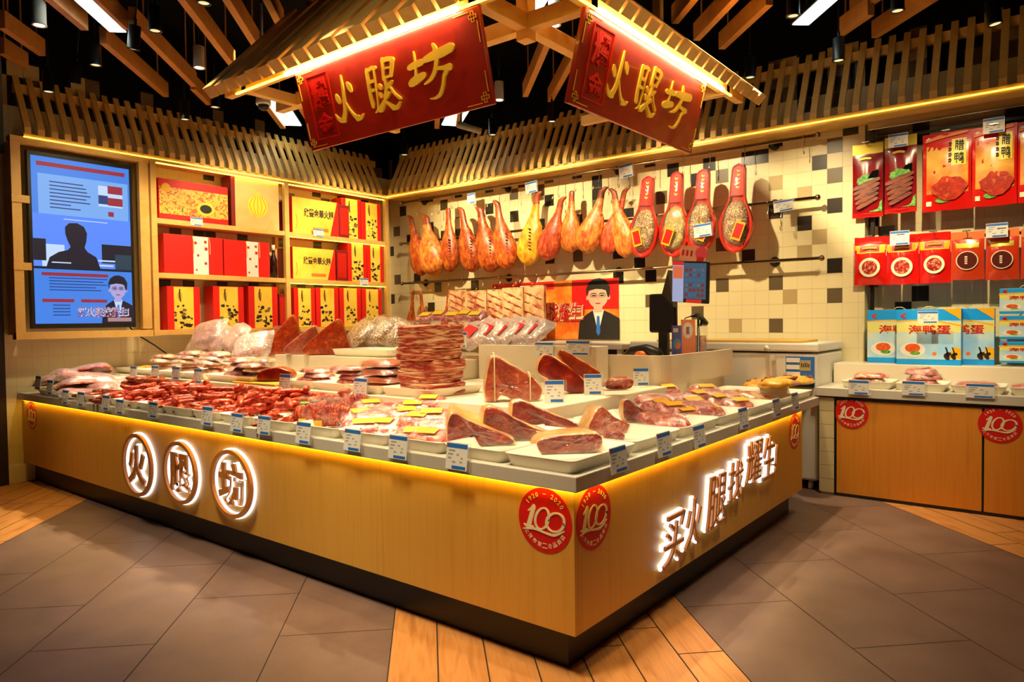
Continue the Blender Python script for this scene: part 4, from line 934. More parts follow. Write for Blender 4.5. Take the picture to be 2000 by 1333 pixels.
# bags of fresh pork at the far left end
pe = pack_proto(.34, .24, .06, M['pinkmeat'], 3.3, label=False, fm=film('half_milky_film', gloss=.09, haze=.2, bscale=30, bstr=.9))
k = 0
FLB = [(110, 752, .00, 20), (150, 742, .0, 10), (90, 742, .04, -10), (130, 735, .07, 30), (170, 733, .05, 0), (115, 722, .11, 12), (155, 722, .12, -14), (190, 728, .06, 16), (140, 712, .17, 5), (178, 712, .14, 20), (85, 725, .09, -20)]
for i, (x, y, dz, yaw) in enumerate(FLB):
    P = at(x, 752, ZTR); P = Vector((min(max(P.x, .2), .6), min(P.y, 6.0), ZTR+dz)); P = Vector((.15+.5*((i*37) % 10)/10, 5.25+.75*((i*23) % 11)/11, ZTR+dz))
    put(pe, T(P) @ RZ(math.radians(-45+yaw*2)) @ RY(math.radians(rnd.uniform(-14, 14))) @ RX(math.radians(rnd.uniform(-20, 8))), 'milky vacuum bag of pale pork heaped at the far left end of the counter', 'pale pork bags at the left end')
# green-handled brush and the two wooden handles among the sausages
P = at(597, 790, ZTR+.10); t = thing('tray_brush', 'brush with bright green handle lying on the sausages', 'brush', T(P) @ RZ(math.radians(-62)) @ RY(math.radians(-6)))
mb = MB(); mb.tube([(-.12, 0, .0), (-.03, 0, .006), (.04, 0, .0)], [.010, .014, .011], 10); mb.build('handle', [M['green']], t)
mb = MB(); mb.box((.04, -.03, -.012), (.10, .03, .018)); mb.build('head', [mat('grey_bristle', C(120, 120, 110), .7)], t, bevel=.005)
for i, (x, y, lean, lab) in enumerate(((470, 792, -25, 'left of the two brown tong handles sticking up from the sausages'), (512, 796, -55, 'right of the two brown tong handles, lying lower in the sausages'))):
    t = thing('tong_handle', lab, 'tongs', T(at(x, y, ZTR+.04)) @ RZ(FACE) @ RY(math.radians(-lean)))
    mb = MB(); mb.tube([(0, 0, -.03), (0, 0, .08), (0, 0, .15)], [.006, .009, .011], 8, flat=.6); mb.build('grip', [mat('brown_handle', C(120, 66, 36), .5)], t)
# dried ducks at the right end
def duck():
    t = thing('dried_duck', '', 'dried duck')
    lump(.42, .24, .05, 4.4, e=2.6, amp=.4, ns=12).build('body', [M['duckskin']], t)
    mb = MB(); mb.tube([(.12, .03, .04), (.2, .05, .05), (.26, .02, .035), (.28, -.02, .03)], [.016, .013, .012, .016], 8); mb.build('neck', [M['shank']], t)
    mb = MB(); mb.tube([(-.05, -.06, .045), (.06, -.085, .05), (.12, -.06, .04)], [.014, .012, .008], 8); mb.tube([(-.1, .05, .05), (-.02, .08, .05), (.05, .07, .05)], [.012, .012, .008], 8); mb.build('wing', [M['darkrind']], t); return t
dk = duck()
for i, (x, y, dz, yaw) in enumerate(((1480, 752, 0, 10), (1540, 746, 0, -8), (1510, 752, .045, 20), (1560, 744, .045, 4), (1525, 748, .09, -4))):
    put(dk, aim(x, y+4, ZT_+.03+dz, yaw), ['flat dried duck lowest at the left of the duck heap', 'flat dried duck lowest at the right of the duck heap', 'flat dried duck in the second layer at the left', 'flat dried duck in the second layer at the right', 'flat dried duck lying on top of the duck heap'][i], 'dried ducks')

# ------------------------------------------------------------------ goods on the first step
h1 = chunk('cut_ham', 'ham', [(-.155, 0), (-.10, 0), (-.085, .035), (-.045, .03), (.01, .0), (.135, .0), (.15, .06), (.10, .125), (.0, .185), (-.10, .245), (-.125, .235), (-.155, .1)], .13, M['amberham'], M['rind'], 1.5, twine=True)
put(h1, aim(1006, 786, Z2, -46) @ T(0, .08, 0) @ Matrix.Scale(1.17, 4), 'amber cut ham tied with twine, leftmost of the three on the white step', 'cut hams on the step')
h2 = chunk('cut_ham', 'ham', [(-.03, .055), (.06, .0), (.15, 0), (.155, .07), (.04, .17), (-.09, .25), (-.13, .19), (-.145, .13)], .085, M['cutham'], M['rind'], 2.5, wrap=False)
put(h2, aim(1098, 772, Z2, -46) @ T(0, .10, 0) @ Matrix.Scale(1.14, 4), 'dark red cut ham slab in the middle of the three on the white step', 'cut hams on the step')
h3 = chunk('cut_ham', 'ham', [(-.13, .20), (-.11, .26), (.04, .17), (.16, .09), (.16, .0), (.0, .0), (-.06, .10)], .07, M['amberham'], M['rind'], 3.5, wrap=False)
put(h3, aim(1132, 762, Z2, -46) @ T(.02, .22, 0) @ Matrix.Scale(1.14, 4), 'orange cut ham slab behind, rightmost of the three on the white step', 'cut hams on the step')
pf = pack_proto(.18, .12, .03, M['meat'], 8.8, lm=M['yellowlabel'])
for i, (x, y, dz, yaw, roll) in enumerate(((1196, 754, 0, -20, 0), (1204, 752, .035, -10, -8), (1210, 752, .07, -30, -35))):
    put(pf, aim(x, y, Z2+dz, yaw-20, 0, roll), ['lowest of three packs right of the cut hams', 'middle of three packs right of the cut hams', 'topmost pack with big yellow label right of the cut hams'][i], 'packs right of the cut hams')
# belly pork pile
pg = thing('belly_pork_slab', '', 'belly pork')
mb = MB(); vs = []; fs = []; na = 64; LV = [(0, .0), (.0, .97), (.12, 1.0), (.35, 1.01), (.6, .99), (.85, 1.0), (1.0, .965), (1.0, .5), (1.0, 0.0)]
for k, (zf, sc_l) in enumerate(LV):
    for j in range(na):
        a = 2*PI*j/na; R = superR(a, .37, .32, 7)*sc_l*(1+.035*nz(math.cos(a)*2, math.sin(a)*2, zf*2.5, 1.3)); x, y = R*math.cos(a), R*math.sin(a)
        vs.append((x, y, zf*.078+.016*nz(x, y, 1.7, 7)))
for k in range(len(LV)-1):
    for j in range(na): fs.append((k*na+j, k*na+(j+1) % na, (k+1)*na+(j+1) % na, (k+1)*na+j))
mb.add(vs, fs, 0, None, True); mb.build('meat', [M['belly']], pg)
mb = MB(); mb.grid(lambda u, v: ((u-.5)*.08+.19, (v-.5)*.34, .05+.012*nz(u*3, v*9, 2)), 4, 16); mb.build('clear_pouch_edge', [M['film']], pg)
ya, yb = TS2[7]; yc = (ya+yb)/2-.02
NB = 6
for i in range(NB):
    put(pg, T(X2+.26+rnd.uniform(-.012, .012), yc+rnd.uniform(-.015, .015), ZS+.0765*i) @ RZ(-PI/2+rnd.choice((0, PI))+rnd.uniform(-.08, .08)) @ RY(rnd.uniform(-.025, .025)), 'slab of belly pork, %s from the bottom of the tall pile' % ORD[i] if i < NB-1 else 'topmost slab of belly pork on the tall pile', 'belly pork pile')
po = pack_proto(.30, .22, .05, M['orangemeat'], 4.9, label=False, amp=.2)
ya, yb = TS2[6]
for i in range(4):
    put(po, T(X2+.25, (ya+yb)/2+.02+.012*i, ZS+.056*i) @ RZ(-PI/2+rnd.uniform(-.08, .08)), ['lowest orange cured slab left of the belly pork pile', 'second lowest orange cured slab left of the belly pork pile', 'third orange cured slab left of the belly pork pile', 'topmost orange cured slab left of the belly pork pile'][i], 'orange cured slabs')
ph = pack_proto(.28, .20, .03, M['pinkmeat'], 5.9, label=False)
WH = ['lowest', 'second', 'third', 'fourth', 'fifth', 'sixth', 'seventh', 'eighth', 'ninth', 'topmost']
for s, where, n in ((5, 'left of the orange slabs', 5), (4, 'right of the yellow board', 4)):
    ya, yb = TS2[s]
    for i in range(n):
        put(ph, T(X2+.24+rnd.uniform(-.02, .03), (ya+yb)/2+rnd.uniform(-.03, .03), ZS+.033*i) @ RZ(-PI/2+rnd.uniform(-.25, .25)), '%s flat pink pack in the tray %s' % (WH[i] if i else 'lowest', where), 'flat pink packs on the step')
pp = pack_proto(.26, .18, .035, M['palemeat'], 9.9, label=False)
for s, where, n in ((3, 'wide tray left of the yellow board', 10), (2, 'third price-card tray', 6), (1, 'second price-card tray', 6), (0, 'leftmost price-card tray', 5)):
    ya, yb = TS2[s]; w_ = yb-ya
    for i in range(n):
        dy = 0 if s != 3 else (.11 if i % 2 else -.11)
        put(pp, T(X2+.2+.05*(i % 3), (ya+yb)/2+dy, ZS+.038*(i//2 if s == 3 else i)) @ RZ(-PI/2+rnd.uniform(-.2, .2)) @ RX(rnd.uniform(-.1, .1)), '%s pale pork pack in the %s' % (WH[i], where), 'pale pork packs on the step')
# yellow cutting board with a small ham
A, B = bp(458, 745, 'x', X2+.03).y, bp(541, 748, 'x', X2+.03).y
mb = MB(); mb.box((-.02, B, 0), (.40, A, .018)); o = mb.build('cutting_board', [mat('yellow_board', C(240, 190, 60), .5)], None, T(X2+.03, 0, Z2), .004); tag(o, 'yellow cutting board on the white step', 'cutting board')
h5 = chunk('small_ham', 'ham', [(-.14, 0), (.10, 0), (.15, .04), (.13, .09), (.03, .12), (-.10, .10), (-.15, .05)], .16, M['cutham'], M['leg'], 7.5, wrap=False)
put(h5, T(X2+.22, (A+B)/2-.02, Z2+.018) @ RZ(FACE), 'small cut ham lying on the yellow board')
for i in range(7):
    o = lump(.12, .08, .03, i*1.3+.5, e=2.5, amp=.5).build('dried_piece', [M['duckskin']], None, T(X2+.15+.3*((i*7) % 10)/10, 6.15-.24*((i*3) % 7)/7, ZS+.03*(i//4)) @ RZ(i)); tag(o, 'yellow dried piece in the small heap left of the price-card trays', 'dried meat', 'yellow dried pieces on the step')

# ------------------------------------------------------------------ goods on the second step
def y3(px, py=690): return bp(px, py, 'x', X3+.1).y
pj = pack_proto(.40, .32, .08, M['pinkmeat'], 2.2, label=False, fm=film('pork_bag_film', gloss=.09, haze=.34, bscale=30, bstr=.9))
LOW = [(1.50, 5.95, 1.04, 24, .1), (1.46, 5.6, 1.05, 20, -.2), (1.52, 5.25, 1.03, 26, .2), (1.48, 4.92, 1.04, 22, -.1), (1.70, 5.4, 1.10, 36, .15)]
UPP = [(1.62, 5.9, 1.22, 46, .2), (1.66, 5.6, 1.30, 54, -.15), (1.60, 5.72, 1.36, 58, .25), (1.66, 5.28, 1.32, 56, -.2), (1.64, 4.95, 1.24, 50, .3)]
for i, (x, y, z, tl, yw) in enumerate(LOW+UPP):
    put(pj, T(x, y, z) @ RZ(-PI/2+yw) @ RX(math.radians(tl)) @ RZ(yw), '%s of the milky pork bags %s at the back left' % (nth(i % 5, 5), 'lying lowest' if i < 5 else 'standing on top'), 'milky pork bags at the back left')
pk = pack_proto(.34, .20, .06, M['cutham'], 1.2, label=False)
for i, px in enumerate((462, 478, 494, 510, 524)):
    put(pk, T(X3+.24, y3(px), Z3+.13+.02*i) @ RZ(-PI/2) @ RX(math.radians(34)) @ RZ(-.5+.1*i), '%s of the dark sausage packs leaning on the second step' % nth(i, 5), 'dark sausage packs on the second step')
for i, (px, L, H, s) in enumerate(((556, .40, .42, 3.8), (592, .40, .30, 5.1), (630, .48, .37, 6.9))):
    hh = chunk('cured_slab', 'cured pork', [(-L/2, .0), (L/2, .0), (L/2+.01, .06), (L*.30, H), (L*.20, H*1.0), (-L/2-.01, .08)], .12, M['amberham'], M['orangemeat'] if i != 1 else M['rind'], s, wrap=(i == 1))
    put(hh, T(X3+.10+.03*i, y3(px), Z2+.14 if False else Z3) @ RZ(FACE+.1), ['tall pointed cured slab behind the yellow board', 'lower cured slab in clear wrap between two pointed slabs', 'pointed dark cured slab left of the speckled bags'][i], 'cured slabs on the second step')
ps = pack_proto(.40, .32, .07, M['pepper'], 3.9, label=False)
for i, (px, dz) in enumerate(((690, .09), (715, .11), (738, .10))):
    put(ps, T(X3+.22+.05*i, y3(px), Z3+.13+dz) @ RZ(-PI/2-.25+.2*i) @ RX(math.radians(46)) @ RZ(-.35), '%s of three speckled bags left of the belly pork pile' % nth(i, 3), 'speckled bags')
pl = pack_proto(.24, .16, .04, M['meat'], 4.5, lm=M['yellowlabel'])
for i, px in enumerate((775, 800, 826, 852, 872)):
    put(pl, T(X3+.5, y3(px), Z3+.36+.012*(i % 2)) @ RZ(-PI/2+.1*(i % 3)) @ RX(math.radians(30)), '%s of the yellow-labelled packs behind the belly pork pile' % nth(i, 5), 'packs behind the belly pork pile')
prb = pack_proto(.42, .28, .06, M['pinkmeat'], 6.5, lm=M['redbox'], fm=M['filmhazy'])
for i, (px, dz) in enumerate(((888, .10), (912, .12), (936, .12), (962, .13), (986, .13))):
    put(prb, T(X3+.36+.03*i, y3(px), Z3+.10+dz) @ RZ(-PI/2-.25+.1*(i % 2)) @ RX(math.radians(42)) @ RZ(-.25), '%s of the red-labelled packs leaning behind the tall white block' % nth(i, 5), 'red-labelled packs')

# ------------------------------------------------------------------ price cards
def card(label, mx, w, h, group='price cards on the counter', holder=True):
    t = thing('price_card', label, 'price card', mx, group)
    mb = MB(); mb.box((-w/2, -h/2, 0), (w/2, h/2, .0012), 0)
    a, b = -w/2, w/2
    mb.box((a+.002, h/2-.19*h, .0012), (b-.002, h/2-.004, .0018), 1); mb.box((a+.30*w, -h/2+.004, .0012), (b-.06*w, -h/2+.15*h, .0018), 1); mb.box((a+.004, h/2-.17*h, .0018), (a+.09*w, h/2-.03*h, .002), 3)
    for k, (x0, x1, y) in enumerate(((.12, .42, .68), (.10, .34, .54), (.5, .62, .54), (.10, .26, .40), (.70, .80, .42), (.30, .46, .26), (.66, .78, .28))):
        mb.box((a+x0*w, -h/2+y*h, .0012), (a+x1*w, -h/2+(y+.06)*h, .0018), 2)
    mb.build('printed_card', [M['paper'], M['blue'], M['grey'], M['redink']], t)
    if holder:
        mb = MB(); mb.box((-w/2-.002, -h/2-.003, -.002), (w/2+.018, h/2+.001, -.0005)); mb.box((-w/2, h/2, -.02), (w/2, h/2+.0015, -.0005)); mb.build('clear_holder', [M['acrylic']], t)
    return t
def lwh(px, py, w_, h_, ax, val):
    P = bp(px, py, ax, val); a, b = bp(px-w_/2, py, ax, val), bp(px+w_/2, py, ax, val); c, d = bp(px, py-h_/2, ax, val), bp(px, py+h_/2, ax, val)
    return P, (a-b).length, (c-d).length
FC = [(74, 748, 18, 26), (97, 757, 14, 28), (127, 776, 15, 27), (157, 780, 15, 27), (206, 787, 16, 28), (233, 795, 16, 28), (298, 801, 20, 30), (404, 813, 24, 36), (462, 826, 28, 36), (515, 831, 27, 36), (592, 846, 33, 42), (688, 860, 38, 42), (777, 874, 44, 46), (892, 892, 50, 52)]
for i, (x, y, a, b) in enumerate(FC):
    P, w_, h_ = lwh(x, y, a, b, 'x', -.012)
    card('price card on the front rim, %s along the left-hand counter face' % nth(i, len(FC)), T(P) @ FX @ RX(-.12), min(w_, .13), h_)
RC = [(1208, 898, 37, 50), (1297, 868, 34, 46), (1366, 853, 28, 44), (1452, 817, 24, 40), (1517, 797, 16, 34), (1553, 784, 14, 32)]
for i, (x, y, a, b) in enumerate(RC):
    P, w_, h_ = lwh(x, y, a, b, 'y', -.012)
    card('price card on the front rim, %s along the right-hand counter face' % nth(i, len(RC)), T(P) @ FY @ RX(-.12), min(w_, .14), h_)
SC = [(260, 728, 14, 24), (302, 727, 16, 24), (343, 729, 16, 24), (386, 735, 22, 28), (556, 749, 34, 36), (703, 757, 38, 36)]
for i, (x, y, a, b) in enumerate(SC):
    P, w_, h_ = lwh(x, y, a, b, 'x', X2-.012)
    card('price card on the white step, %s above the sausages' % nth(i, len(SC)), T(P) @ FX @ RX(-.12), min(w_, .14), h_)
for x, y, a, b, z, lab in ((1083, 766, 42, 44, Z2, 'price card standing in front of the tied amber ham'), (1158, 752, 40, 40, Z2, 'price card standing in front of the middle cut ham'), (1252, 737, 30, 34, Z2, 'price card standing right of the packs beside the cut hams')):
    P = at(x, y+b/2, z); P2, w_, h_ = lwh(x, y, a, b, 'x', P.x); card(lab, T(P.x, P.y, z+h_/2+.003) @ frame_mx((0, 0, 0), (.62, -.78, 0), (0, 0, 1)) @ RX(-.15), .115, h_)
for x, y, a, b, xx, lab in ((893, 664, 36, 30, X3, 'tilted price card on the second step below the red-labelled packs'), (1062, 682, 36, 26, 2.19, 'price card on the tall block behind the middle cut ham'), (1128, 680, 46, 28, 2.19, 'price card at the right end of the tall white block')):
    P, w_, h_ = lwh(x, y, a, b, 'x', xx-.012); card(lab, T(P) @ FX @ RX(-.1), w_, h_)
# ------------------------------------------------------------------ hanging rails and hams on the back wall
XB = 4.60
RAILS = []
for (xa, ya, xb, yb), nm in (((785, 397, 1597, 263), 'top'), ((783, 477, 1597, 385), 'middle'), ((785, 555, 1605, 503), 'lowest')):
    A, B = bp(xa, ya, 'x', XB), bp(xb, yb, 'x', XB); z = (A.z+B.z)/2; RAILS.append(z)
    t = thing('hanging_rail', '%s of the three steel hanging rails on the tiled back wall' % nm, 'rail', T(XB, 0, z))
    mb = MB(); mb.tube([(0, A.y, 0), (0, B.y, 0)], .016, 12); mb.build('bar', [M['bronze']], t)
    mb = MB()
    for y in (A.y, B.y):
        mb = MB(); mb.lathe([(.001, -.028), (.018, -.022), (.028, 0), (.018, .022), (.001, .028)], 14, 0, T(0, y, 0)); mb.build('end_knob', [M['bronze']], t)
    for y in (5.6, 4.1, 2.5, .75):
        mb = MB(); mb.tube([(0, y, 0), (XW-XB-.002, y, 0)], .018, 10); mb.lathe([(.05, 0), (.05, .01), (.02, .03)], 16, 0, T(XW-XB-.002, y, 0) @ RY(-PI/2)); mb.build('wall_bracket', [M['blackmetal']], t)
def s_hook(label, y, z, L=.12, x=XB-.0):
    t = thing('meat_hook', label, 'hook', T(x, y, z), 'steel hooks on the rails')
    mb = MB(); P = [(0, .0, -.02), (-.018, 0, -.012), (-.022, 0, .008), (-.008, 0, .021), (.012, 0, .02), (.021, 0, .004), (.010, 0, -L*.4), (-.012, 0, -L*.62), (-.016, 0, -L*.85), (-.004, 0, -L), (.014, 0, -L*.94), (.02, 0, -L*.82)]
    mb.tube(P, .0035, 6); mb.build('wire', [M['steel']], t); return t
def leg_mesh(L, W, m, seed, bend, flat=.55, ms=None):
    prof = [(0, .17), (.015, .23), (.05, .27), (.10, .25), (.17, .27), (.24, .30), (.31, .37), (.38, .51), (.46, .70), (.55, .87), (.63, .96), (.72, 1.0), (.82, .97), (.89, .84), (.94, .64), (.975, .38), (.99, .2), (1.0, .03)]
    mb = MB(); n = 20; vs = []; fs = []
    for s, r in prof:
        z = -s*L; R = r*W/2; off = bend*(1-s)**2*.12*(1 if s > .0 else 1)+bend*.03*math.sin(s*6)
        hoof = bend*.05*max(0, .06-s)/.06
        for j in range(n):
            a = 2*PI*j/n; q = 1+.07*nz(math.cos(a)*1.5+seed, math.sin(a)*1.5, s*5+seed, 1.6)
            vs.append((-math.cos(a)*R*flat*q, math.sin(a)*R*q*(1+.18*math.sin(a)*bend*(s > .4))+off+hoof, z))
    k = len(prof)
    for i in range(k-1):
        for j in range(n):
            j2 = (j+1) % n; fs.append((i*n+j, (i+1)*n+j, (i+1)*n+j2, i*n+j2))
    fs += [tuple(range(n)), tuple(range(k*n-1, (k-1)*n-1, -1))]
    mb.add(vs, fs, 0, None, True)
    mb.m = [1 if (i < 4*n) else 0 for i in range(len(mb.f)-2)]+[1, 0]
    return mb
HAMS = [(814, 417, 824, 540, 34, 'leg', 1), (844, 417, 848, 539, 50, 'legpale', 1), (875, 407, 880, 532, 35, 'leg', 0), (915, 401, 923, 533, 40, 'leg', 1), (952, 400, 959, 533, 50, 'leg', 1), (986, 388, 990, 527, 42, 'leg', 1),
        (1033, 377, 1033, 520, 45, 'legyellow', -1), (1080, 384, 1068, 511, 43, 'legred', -1), (1117, 373, 1113, 495, 40, 'legpale', 0), (1159, 365, 1146, 497, 47, 'legpale', -1), (1202, 366, 1188, 499, 38, 'legred', -1), (1218, 364, 1222, 504, 44, 'legpale', 1)]
for i, (x0, y0, x1, y1, wpx, m, bend) in enumerate(HAMS):
    xx = XB-.12 if i % 2 else XB-.07
    A, B = bp(x0, y0, 'x', xx), bp(x1, y1, 'x', xx); L = A.z-B.z
    a, b = bp(x1-wpx/2, y1, 'x', xx), bp(x1+wpx/2, y1, 'x', xx); W = abs(a.y-b.y)
    lean = math.atan2(B.y-A.y, L)
    t = thing('cured_ham_leg', ('%s of the whole cured ham legs hanging in the row' % nth(i, 12)) if i != 6 else 'bright yellow whole ham leg in the middle of the hanging row', 'ham leg', T(A) @ RX(lean), 'ham legs hanging in the row')
    leg_mesh(L, W, m, i*1.7, bend).build('leg_body', [M[m], M['shank']], t)
    if i in (2, 3, 4, 5, 6):
        mb = MB(); r = random.Random(i)
        for k in range(7):
            z = -L*(.52+.045*k); ca, sa = .86*W/2*.55+.004, -.42*W/2
            q = [(-ca-.006*(sx_ < 0), sa*(1-.22*sx_*0)+sx_*.016+r.uniform(-.004, .004), z+dz) for sx_, dz in ((-1, 0), (1, .008), (1, .02), (-1, .014))]
            mb.add(q+[(x+.012, y, zz) for x, y, zz in q], [(0, 1, 2, 3), (4, 7, 6, 5), (0, 4, 5, 1), (2, 6, 7, 3)])
        mb.build('brand_mark', [mat('scorched_mark', C(70, 30, 14), .6)], t)
    mb = MB(); mb.tube([(0, 0, .0), (-.01, 0, -.03)], .006, 6); mb.build('cord_loop', [M['rope']], t)
    s_hook('steel hook holding the %s ham leg' % nth(i, 12), A.y, RAILS[0], max(.08, RAILS[0]-A.z), XB)
# clear gift cases shaped like a ham
def pin_profile(W, L, n=40):
    """half-outline from neck (top) to belly (bottom)"""
    pts = []
    for i in range(n+1):
        s = i/n
        if s < .08: r = .40*math.sqrt(max(0, 1-(1-s/.08)**2))
        elif s < .34: r = .40+.06*((s-.08)/.26)
        elif s < .68: r = .46+.54*(0.5-0.5*math.cos(PI*(s-.34)/.34))
        else: r = math.sqrt(max(0, 1-((s-.68)/.32)**2))
        pts.append((r*W/2, -s*L))
    return pts
CASES = [(1268, 344, 1254, 505, 57), (1324, 335, 1316, 504, 58), (1376, 330, 1366, 494, 60), (1445, 319, 1435, 495, 66)]
for i, (x0, y0, x1, y1, wpx) in enumerate(CASES):
    xx = XB-.13
    A, B = bp(x0, y0, 'x', xx), bp(x1, y1, 'x', xx); L = A.z-B.z
    a, b = bp(x1-wpx/2, y1-50, 'x', xx), bp(x1+wpx/2, y1-50, 'x', xx); W = abs(a.y-b.y); lean = math.atan2(B.y-A.y, L)
    t = thing('ham_gift_case', '%s of the clear red-rimmed gift cases hanging right of the ham legs' % nth(i, 4), 'gift case', T(A) @ RX(lean), 'ham gift cases on the rail')
    R = pin_profile(W, L); outline = [(x, z) for x, z in R]+[(-x, z) for x, z in R[-2:0:-1]]
    inner = [(x*.84, z*.965-.015) for x, z in outline]
    mb = MB(); mb.prism(outline, -.012, .0, 0, FX); n = len(outline)
    vs = [(x, z, .0) for x, z in outline]+[(x*.97, z*.99-.004, .035) for x, z in outline]+[(x, z, .035) for x, z in inner]+[(x, z, .0) for x, z in inner]
    mb.add(vs, [(k*n+j, k*n+(j+1) % n, (k+1)*n+(j+1) % n, (k+1)*n+j) for k in range(3) for j in range(n)], 0, FX); mb.build('red_shell', [mat('glossy_red_shell', C(212, 40, 24), .25, coat=.5)], t)
    mb = MB(); nk = [(x*.80, z*.96-.02) for x, z in outline if z > -.36*L]; mb.prism(nk, .0, .03, 0, FX); o = mb.build('neck_panel', [M['redbox']], t)
    g = MB()
    for q in range(5): ribbon(g, [(-.03*W+.02*W*(q % 2), -L*(.08+.045*q)), (.0, -L*(.095+.045*q)), (.05*W, -L*(.085+.045*q))], .012, 0, FX, .029, .032)
    g.build('gold_mark', [M['gold']], o)
    lump(L*.52, W*.72, .05, i*2.1, e=2.4, amp=.5, ns=14).build('sliced_ham', [M['pepper'] if i != 1 else noisy('grey_gold_slices', [(.3, C(220, 200, 140)), (.5, C(150, 130, 80)), (.7, C(240, 210, 120))], (26, 26, 26), 3, .3)], t, FX @ T(0, -L*.66, .0) @ RZ(PI/2))
    mb = MB(); vs = []; fs = []
    for k, (s, d) in enumerate(((1, .03), (.9, .06), (.6, .075), (.0, .08))):
        for x, z in inner: vs.append((x*s, -.62*L+(z+.62*L)*s if True else z, d))
    fs = [(k*n+j, k*n+(j+1) % n, (k+1)*n+(j+1) % n, (k+1)*n+j) for k in range(3) for j in range(n)]
    mb.add(vs, fs, 0, FX, True); mb.build('clear_cover', [film('clear_shell', gloss=.05, bstr=.1, haze=.04)], t)
    mb = MB(); mb.box((-.05, -.09, .082), (.05, .09, .085), 0); mb.box((-.038, -.07, .085), (.038, .07, .0865), 1); mb.build('label', [M['yellowlabel'], M['redbox']], t, FX @ T(-.04 if i < 2 else .05, -L*.76, 0) @ RZ(.3 if i == 0 else -.3))
    s_hook('steel hook holding the %s gift case' % nth(i, 4), A.y, RAILS[0], max(.08, RAILS[0]-A.z+.02), XB)
for i, (x, y) in enumerate(((1500, 425), (1526, 455), (1570, 275))):
    k = 1 if i < 2 else 0; P = bp(x, y, 'x', XB); s_hook(['empty steel hook on the middle rail right of the gift cases', 'lower empty steel hook chained right of the gift cases', 'empty steel hook at the right end of the top rail'][i], P.y, RAILS[k], .16 if i != 1 else .24)
for x, y, a, b, lab in ((920, 388, 15, 20, 'price card above the third and fourth ham legs'), (1037, 366, 22, 22, 'price card above the yellow ham leg'), (1222, 334, 26, 26, 'price card above the last two ham legs'), (1372, 450, 34, 26, 'price card on the third gift case'), (1530, 402, 38, 22, 'tilted price card on the middle rail at right')):
    xx = XB-.035 if y != 450 else XB-.225
    P, w_, h_ = lwh(x, y, a, b, 'x', xx); card(lab, T(P) @ FX @ RZ(.08), w_, h_, 'price cards on the rails', True)
# lower rail: three legs and five slabs of ribs in front of the banner
for i, (x0, y0) in enumerate(((799, 568), (829, 567), (868, 567))):
    xx = XB-.08; A = bp(x0, y0, 'x', xx)
    t = thing('cured_ham_leg', ['left of the three ham legs on the lowest rail', 'middle of the three ham legs on the lowest rail', 'ham leg on the lowest rail beside the rib slabs'][i], 'ham leg', T(A), 'ham legs on the lowest rail')
    leg_mesh(.80, .20, 'leg', 9+i, (-.6, .6, -.6)[i]).build('leg_body', [M['leg'], M['shank']], t)
    s_hook('steel hook of the %s ham leg on the lowest rail' % ('left', 'middle', 'right')[i], A.y, RAILS[2], .10, XB)
M['ribs'] = noisy('pale_rib_slab', [(.30, C(232, 204, 150)), (.48, C(222, 184, 132)), (.58, C(206, 150, 104)), (.66, C(168, 76, 50)), (.8, C(214, 170, 120))], (5, 7, 4), 5, .4, dist=1.2, bump=.3)
for i, (x0, x1, y0, y1) in enumerate(((878, 914, 567, 640), (912, 952, 568, 640), (948, 988, 566, 640), (984, 1024, 562, 650), (1019, 1065, 558, 662))):
    xx = XB-.09-.03*(i % 2); A, B = bp(x0, (y0+y1)/2, 'x', xx), bp(x1, (y0+y1)/2, 'x', xx); top, bot = bp((x0+x1)/2, y0, 'x', xx), bp((x0+x1)/2, y1, 'x', xx)
    t = thing('rib_slab', '%s of the five pale rib slabs hanging on the lowest rail' % nth(i, 5), 'rib slab', T(xx, (A.y+B.y)/2, bot.z), 'rib slabs on the lowest rail')
    W, H = abs(A.y-B.y), top.z-bot.z; mb = MB()
    mb.grid(lambda u, v: (-.025-.010*math.sin(v*9+u*16)*math.sin(PI*u)-.012*nz(u*3+i, v*5, i, 1), (u-.5)*W*(1+.05*nz(v*3, i, 0)), v*H), 10, 30)
    mb.grid(lambda u, v: (.02, (.5-u)*W, v*H), 2, 2); mb.box((-.026, -W/2, 0), (.02, W/2, .006)); mb.box((-.026, -W/2, H-.006), (.02, W/2, H)); mb.box((-.026, -W/2, 0), (.02, -W/2+.005, H)); mb.box((-.026, W/2-.005, 0), (.02, W/2, H))
    mb.build('slab', [M['ribs']], t)
    mb = MB()
    for q in range(5):
        zc = H*(.14+.17*q); ribbon(mb, [(-.40*W, zc+.05), (-.05*W, zc+.01), (.40*W, zc-.05)], [.006, .014, .006], 0, FX, .02, .0365)
    mb.build('lean_streak', [M['pinkmeat']], t)
    mb = MB(); mb.tube([(0, 0, H-.02), (-.03, .0, H+.01), (0, 0, H+.03)], .004, 6); mb.build('cord_loop', [M['rope']], t)
    s_hook('steel hook of the %s rib slab' % nth(i, 5), (A.y+B.y)/2, RAILS[2], max(.07, RAILS[2]-top.z), XB)
